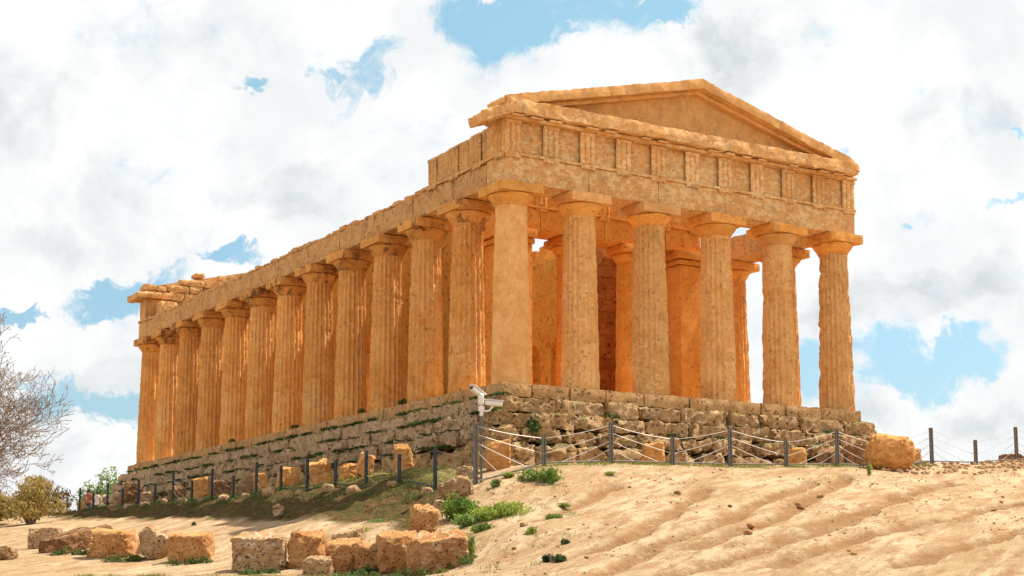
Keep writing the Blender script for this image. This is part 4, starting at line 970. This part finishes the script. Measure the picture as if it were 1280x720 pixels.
# ------------------------------------------------------------------ bushes and tufts
def bush(name, u, vb, wpx, hpx, d, label, material, n=1600, leaf=.06, seed=0, cat='bush', group=None, depth=.8, gap_=.25, stems=True):
    p = pix(u, vb, d=d); s = mpp(p); w_, h_ = wpx*s, hpx*s; z = hz(p.x, p.y)
    root = empty(name, (p.x, p.y, min(z, p.z+.1))); tag(root, label, cat, group); r = random.Random(seed)
    mb = MB(); z0 = root.location.z
    k = max(3, int(w_/.35))
    for i in range(k):
        a = r.uniform(-.5, .5); bq = r.uniform(-.5, .5)*depth
        c = (p.x+math.cos(YAW)*a*w_*.75+math.sin(YAW)*bq*w_*.6, p.y-math.sin(YAW)*a*w_*.75+math.cos(YAW)*bq*w_*.6, z0+h_*.42*r.uniform(.7, 1.15)*(1-abs(a)*.7))
        leaf_cloud(mb, c, (w_*.33*r.uniform(.7, 1.1), w_*.33*r.uniform(.7, 1.1), h_*.46*r.uniform(.7, 1)), n//k, leaf, seed*31+i, 0, .5, gap_)
    mb.build('foliage', M[material], root)
    mb = MB()
    for i in range(7):
        a = r.uniform(-.3, .3); tube(mb, [(p.x+a*w_*.3, p.y, z0-.08), (p.x+a*w_*.6, p.y+r.uniform(-.1, .1), z0+h_*.4), (p.x+a*w_*1.2, p.y+r.uniform(-.2, .2), z0+h_*.75)], [.018, .012, .006], 5)
    mb.build('stem', M['bark'], root)
    return root
bush('bush', 676, 607, 52, 23, 44.3, 'dense rounded green bush on the sandy mound just below the fence', 'leaf_bush', 2600, .045, 1)
bush('bush', 572, 657, 52, 42, 41.8, 'dark green bush on the edge of the mound beside the rounded boulder', 'leaf_bush', 2800, .06, 2)
bush('bush', 628, 658, 68, 34, 40.5, 'bright yellow green bush spreading over the sand', 'leaf_bright', 2800, .055, 3)
bush('bush', 590, 661, 40, 18, 40.4, 'low bright green bush between the dark bush and the spreading one', 'leaf_fresh', 1500, .05, 4)
bush('small_plant', 606, 672, 26, 16, 38.6, 'low green plant left below the spreading bush', 'leaf_bush', 700, .05, 5, cat='plant')
bush('small_plant', 691, 657, 26, 12, 38.0, 'small green plant alone on the sand right of the spreading bush', 'leaf_bush', 700, .04, 6, cat='plant')
bush('small_plant', 667, 676, 20, 16, 36.2, 'pale green plant upright below the spreading bush', 'leaf_bright', 500, .04, 7, cat='plant')
bush('small_plant', 691, 703, 26, 14, 32.2, 'dark leafy rosette plant near the bottom of the mound', 'leaf_dark', 600, .05, 8, cat='plant')
bush('small_plant', 703, 632, 18, 7, 41.0, 'flat yellowish tuft on the sand right of the dense rounded bush', 'leaf_bright', 300, .04, 9, cat='plant')
bush('small_plant', 704, 684, 12, 8, 34.5, 'tiny dark plant above the leafy rosette', 'leaf_dark', 250, .04, 10, cat='plant')
bush('small_plant', 765, 597, 18, 6, 45.8, 'thin tuft on the sand below the tall middle fence post', 'leaf_bright', 200, .04, 11, cat='plant')
bush('small_plant', 622, 612, 16, 12, 43.8, 'green plant at the foot of the fence corner', 'leaf_fresh', 400, .05, 12, cat='plant')
bush('small_plant', 640, 594, 22, 8, 45.2, 'bright tuft under the first bay of the front fence', 'leaf_bright', 350, .05, 13, cat='plant')
bush('small_plant', 588, 700, 14, 34, 35.8, 'tall yellow green weed beside the largest end boulder', 'leaf_bright', 500, .05, 14, cat='plant')
bush('small_plant', 1085, 588, 7, 22, 50.0, 'thin yellow green weed left of the big orange boulder', 'leaf_bright', 160, .05, 15, cat='plant')
bush('small_plant', 421, 646, 24, 10, 49.5, 'small green weed on the dark bank', 'leaf_bush', 350, .05, 16, cat='plant')
bush('small_plant', 242, 664, 8, 9, 53, 'tiny dark weed on the sunlit slope above the squared block', 'leaf_dark', 200, .04, 17, cat='plant')
bush('small_plant', 452, 672, 44, 10, 42, 'row of bright weeds behind the flat pale slab', 'leaf_bright', 700, .05, 18, cat='plant')
bush('small_plant', 480, 660, 36, 9, 43.5, 'yellow green weeds left of the rounded boulder', 'leaf_fresh', 600, .05, 19, cat='plant')
mb = MB(); mbd = MB(); mbl = MB(); r = random.Random(31)
for (u0, u1, v0, v1, d0, d1, n_) in [(415, 590, 708, 722, 36, 34.5, 60), (128, 170, 694, 700, 43.5, 43, 10), (60, 120, 688, 694, 45, 45, 10), (210, 262, 703, 706, 41.4, 41.4, 10), (300, 350, 711, 716, 38, 37.6, 10), (165, 175, 680, 692, 43, 43, 6), (440, 470, 695, 710, 36.6, 36.6, 16)]:
    for i in range(n_):
        t = r.random(); u = r.uniform(u0, u1); v = v0+(v1-v0)*t; p = pix(u, v, d=d0+(d1-d0)*t)
        leaf_cloud(mbd, (p.x, p.y, hz(p.x, p.y)), (.16, .16, r.uniform(.08, .24)), 60, .045, r.randint(0, 9999), 1)
for i in range(330):                      # sparse grass along the foot of the mound path
    u = r.uniform(90, 560); v = r.uniform(712, 722); p = pix(u, v, d=38-(u/560)*3.5)
    if pn(np.array([[u*.02, v*.3, 0]]))[0] > -.05: blades(mb, (p.x, p.y, hz(p.x, p.y)-.02), .15, 9, .12, r.randint(0, 9999), .008)
for i in range(420):                      # strip along the front fence
    x = r.uniform(-3.4, 14.5); y = -4.9+r.gauss(0, .28)
    if pn(np.array([[x*.9, y, 3]]))[0] > -.15: blades(mb, (x, y, hz(x, y)-.02), .2, 10, .13, r.randint(0, 9999), .009)
for i in range(900):                      # bank under the long fence
    x = r.uniform(-7.0, -4.0); y = r.uniform(-3, 38)
    if pn(np.array([[x*.8, y*.45, 7]]))[0] > -.0+(.4 if x < -5.6 else -.25): blades(mbd, (x, y, hz(x, y)-.02), .3, 12, .17, r.randint(0, 9999), .013)
for i in range(480):                      # between the long fence and the steps
    x = r.uniform(-4.2, -2.5); y = r.uniform(-3, 36)
    if pn(np.array([[x*.8, y*.5, 9]]))[0] > -.2: blades(mbl, (x, y, hz(x, y)-.02), .3, 11, .15, r.randint(0, 9999), .012)
for i in range(260):                      # sparse tufts on the mound edge
    u = r.uniform(585, 720); v = r.uniform(600, 715); d = 30+(720-v)/118*15
    p = pix(u, v, d=d)
    if pn(np.array([[u*.03, v*.04, 1]]))[0] > .1: blades(mb, (p.x, p.y, hz(p.x, p.y)-.02), .15, 9, .10, r.randint(0, 9999), .008)
tag(mb.build('dry_grass', M['grass']), 'sparse dry grass along the fence and the path edge', 'grass', kind='stuff')
tag(mbd.build('shade_tinted_grass', M['grassdark']), 'green grass and weeds tinted dark for shade on the bank and under the blocks', 'grass', kind='stuff')
tag(mbl.build('sun_tinted_grass', M['grasslit']), 'yellow green grass tinted as sunlit between the long fence and the temple steps', 'grass', kind='stuff')

# ------------------------------------------------------------------ trees at the left
def bare_tree(base, height_, lean, seed, label):
    root = empty('bare_tree', base); tag(root, label, 'tree'); r = random.Random(seed)
    tr = MB(); br = MB(); lv = []
    def grow(p, d, L, rad, lvl, mb):
        n = 5; pts = [p.copy()]; rads = [rad]
        for i in range(n):
            d = (d+Vector((r.uniform(-.22, .22), r.uniform(-.22, .22), r.uniform(-.16, .18)))*(1+lvl*.15)).normalized()
            p = p+d*L/n; pts.append(p.copy()); rads.append(rad*(1-.55*(i+1)/n))
            if lvl < 5 and (i >= 1):
                for q_ in range(2 if lvl in (1, 2) else 1):
                    ax = Vector((r.uniform(-1, 1), r.uniform(-1, 1), r.uniform(-.5, 1))).normalized()
                    nd = (d*.75+ax*.75).normalized()
                    if lvl < 5 and r.random() < (.9 if lvl < 3 else .56): grow(p, nd, L*r.uniform(.5, .74), rads[-1]*.6, lvl+1, br)
            if lvl >= 4:
                for q_ in range(2):
                    if r.random() < .5: lv.append(p+Vector((r.uniform(-.05, .05),)*3))
        tube(mb, pts, [max(x, .007) for x in rads], 5 if rad < .05 else 8, cap=False)
    b0 = Vector(base)
    for k in range(4):
        a = R(20+k*85); grow(b0+Vector((0, 0, -.2)), Vector((lean[0]+.5*math.cos(a), lean[1]+.5*math.sin(a), .95)).normalized(), height_*.42, .12, 0, tr)
    tr.build('trunk', M['bark'], root, smooth=60); br.build('branches', M['twig'], root)
    rs = np.random.RandomState(seed); P = np.array([tuple(q_) for q_ in lv]); nL = len(P)
    a = rs.normal(size=(nL, 3)); a /= np.linalg.norm(a, axis=1)[:, None]; b_ = np.cross(a, rs.normal(size=(nL, 3))); b_ /= np.linalg.norm(b_, axis=1)[:, None]; s = .03
    V = np.stack([P-a*s, P+b_*s*.6, P+a*s, P-b_*s*.6], 1).reshape(-1, 3); mb = MB(); mb.add(V, [(4*i, 4*i+1, 4*i+2, 4*i+3) for i in range(nL)]); mb.build('buds', M['leaf_pale'], root)
    print('tree twigs', br.n, nL)
p = pix(-108, 668, d=60); z = hz(p.x, p.y)
bare_tree((p.x, p.y, z), 10.3, (.22, -.1), 7, 'almost leafless tree with pale twigs leaning in from the left edge')
def shrub_tree(name, u, vb, wpx, hpx, d, label, mats, n, leaf, seed):
    p = pix(u, vb, d=d); s = mpp(p); w_, h_ = wpx*s, hpx*s; z = hz(p.x, p.y); zb = min(z, p.z)
    h_ += p.z-zb
    root = empty(name, (p.x, p.y, zb)); tag(root, label, 'tree'); r = random.Random(seed)
    tr = MB()
    for k in range(6):
        a = R(60*k+r.uniform(-20, 20)); e = Vector((math.cos(a)*w_*.3, math.sin(a)*w_*.3, h_*.6))
        tube(tr, [(p.x, p.y, zb-.2), tuple(Vector((p.x, p.y, zb))+e*.45+Vector((0, 0, .1))), tuple(Vector((p.x, p.y, zb))+e)], [.07, .045, .015], 6)
    tr.build('trunk', M['bark'], root)
    for mi, mt in enumerate(mats):
        mb = MB()
        for i in range(9):
            a = r.uniform(0, 6.28); q_ = r.uniform(0, .34)*w_; c = (p.x+q_*math.cos(a), p.y+q_*math.sin(a), zb+h_*r.uniform(.30, .78)*(1-.35*q_/(.34*w_)))
            leaf_cloud(mb, c, (w_*.2, w_*.2, h_*.2), n//9, leaf, seed*71+i+mi*19, 0, .2, .12)
        mb.build('crown', M[mt], root)
shrub_tree('olive_tree', 38, 654, 104, 66, 68, 'yellowish bushy tree behind the bare twigs at the left', ['leaf_olive'], 7000, .07, 1)
shrub_tree('brown_tree', 52, 652, 74, 76, 76, 'rounded brownish tree behind the yellowish one', ['leaf_brown'], 6000, .08, 2)
shrub_tree('brown_tree', -14, 655, 80, 50, 70, 'brownish green tree cut by the left edge below the bare twigs', ['leaf_brown', 'leaf_olive'], 4000, .08, 4)
shrub_tree('green_tree', 134, 648, 84, 72, 92, 'fresh green tree beyond the far end of the temple', ['leaf_fresh'], 8000, .09, 3)

# ------------------------------------------------------------------ two visitors beyond the fence
def person(u, vtop, d, label, shirt, seed, turn=0., arm=.3):
    p = pix(u, vtop, d=d); H = 1.68; z0 = p.z-H
    sk = [(0, 0, .93, .135), (0, 0, 1.12, .12), (0, .0, 1.33, .15), (0, 0, 1.45, .06), (0, 0, 1.53, .075), (0, .01, 1.60, .09),
          (-.19, 0, 1.37, .05), (-.25, .02, 1.10, .042), (-.22, arm*.5, .90, .034), (-.21, arm*.62, .82, .028),
          (.19, 0, 1.37, .05), (.25, -.02, 1.10, .042), (.24, arm*.2, .88, .034), (.24, arm*.26, .80, .028),
          (-.09, 0, .86, .09), (-.10, .03, .48, .06), (-.10, 0, .09, .042), (-.11, .15, .04, .035),
          (.09, 0, .86, .09), (.10, -.02, .48, .06), (.10, -.06, .09, .042), (.11, .09, .04, .035)]
    ed = [(0, 1), (1, 2), (2, 3), (3, 4), (4, 5), (2, 6), (6, 7), (7, 8), (8, 9), (2, 10), (10, 11), (11, 12), (12, 13), (0, 14), (14, 15), (15, 16), (16, 17), (0, 18), (18, 19), (19, 20), (20, 21)]
    me = bpy.data.meshes.new('person'); me.from_pydata([s[:3] for s in sk], ed, []); o = bpy.data.objects.new('person', me); COL.objects.link(o)
    md = o.modifiers.new('skin', 'SKIN'); 
    if not me.skin_vertices: me.skin_vertices.new(name='')
    for i, s in enumerate(sk): me.skin_vertices[0].data[i].radius = (s[3], s[3]*(.75 if i in (0, 1, 2) else 1)); me.skin_vertices[0].data[i].use_root = (i == 0)
    o.modifiers.new('sub', 'SUBSURF').levels = 2
    dg = bpy.context.evaluated_depsgraph_get(); m2 = bpy.data.meshes.new_from_object(o.evaluated_get(dg)); o.modifiers.clear(); o.data = m2
    m2.materials.clear()
    for k in ('skin', shirt, 'trousers'): m2.materials.append(M[k])
    for f in m2.polygons:
        c = f.center; f.use_smooth = True
        f.material_index = 0 if c.z > 1.47 or (abs(c.x) > .17 and c.z < 1.05 and c.z > .7) else (1 if c.z > .92 else 2)
    o.name = 'person'; o.location = (p.x, p.y, z0); o.rotation_euler = (0, 0, turn)
    mb = MB(); leaf = []
    lathe(mb, [(.03, 1.715), (.08, 1.69), (.105, 1.64), (.105, 1.58), (.09, 1.52)], 14); V = mb.V[0]; V[:, 1] = V[:, 1]*1.05+.01-.02; mb.V = [V]
    h = obj('hair', V, mb.F, M['hair'], o, True)
    tag(o, label, 'person')
person(111, 612, 88, 'visitor in a red top standing behind the far left fence, left of the short post', 'shirtred', 1, turn=2.6)
person(122, 614, 88, 'visitor in a pale top standing behind the far left fence, right of the short post', 'shirtwhite', 2, turn=2.9)
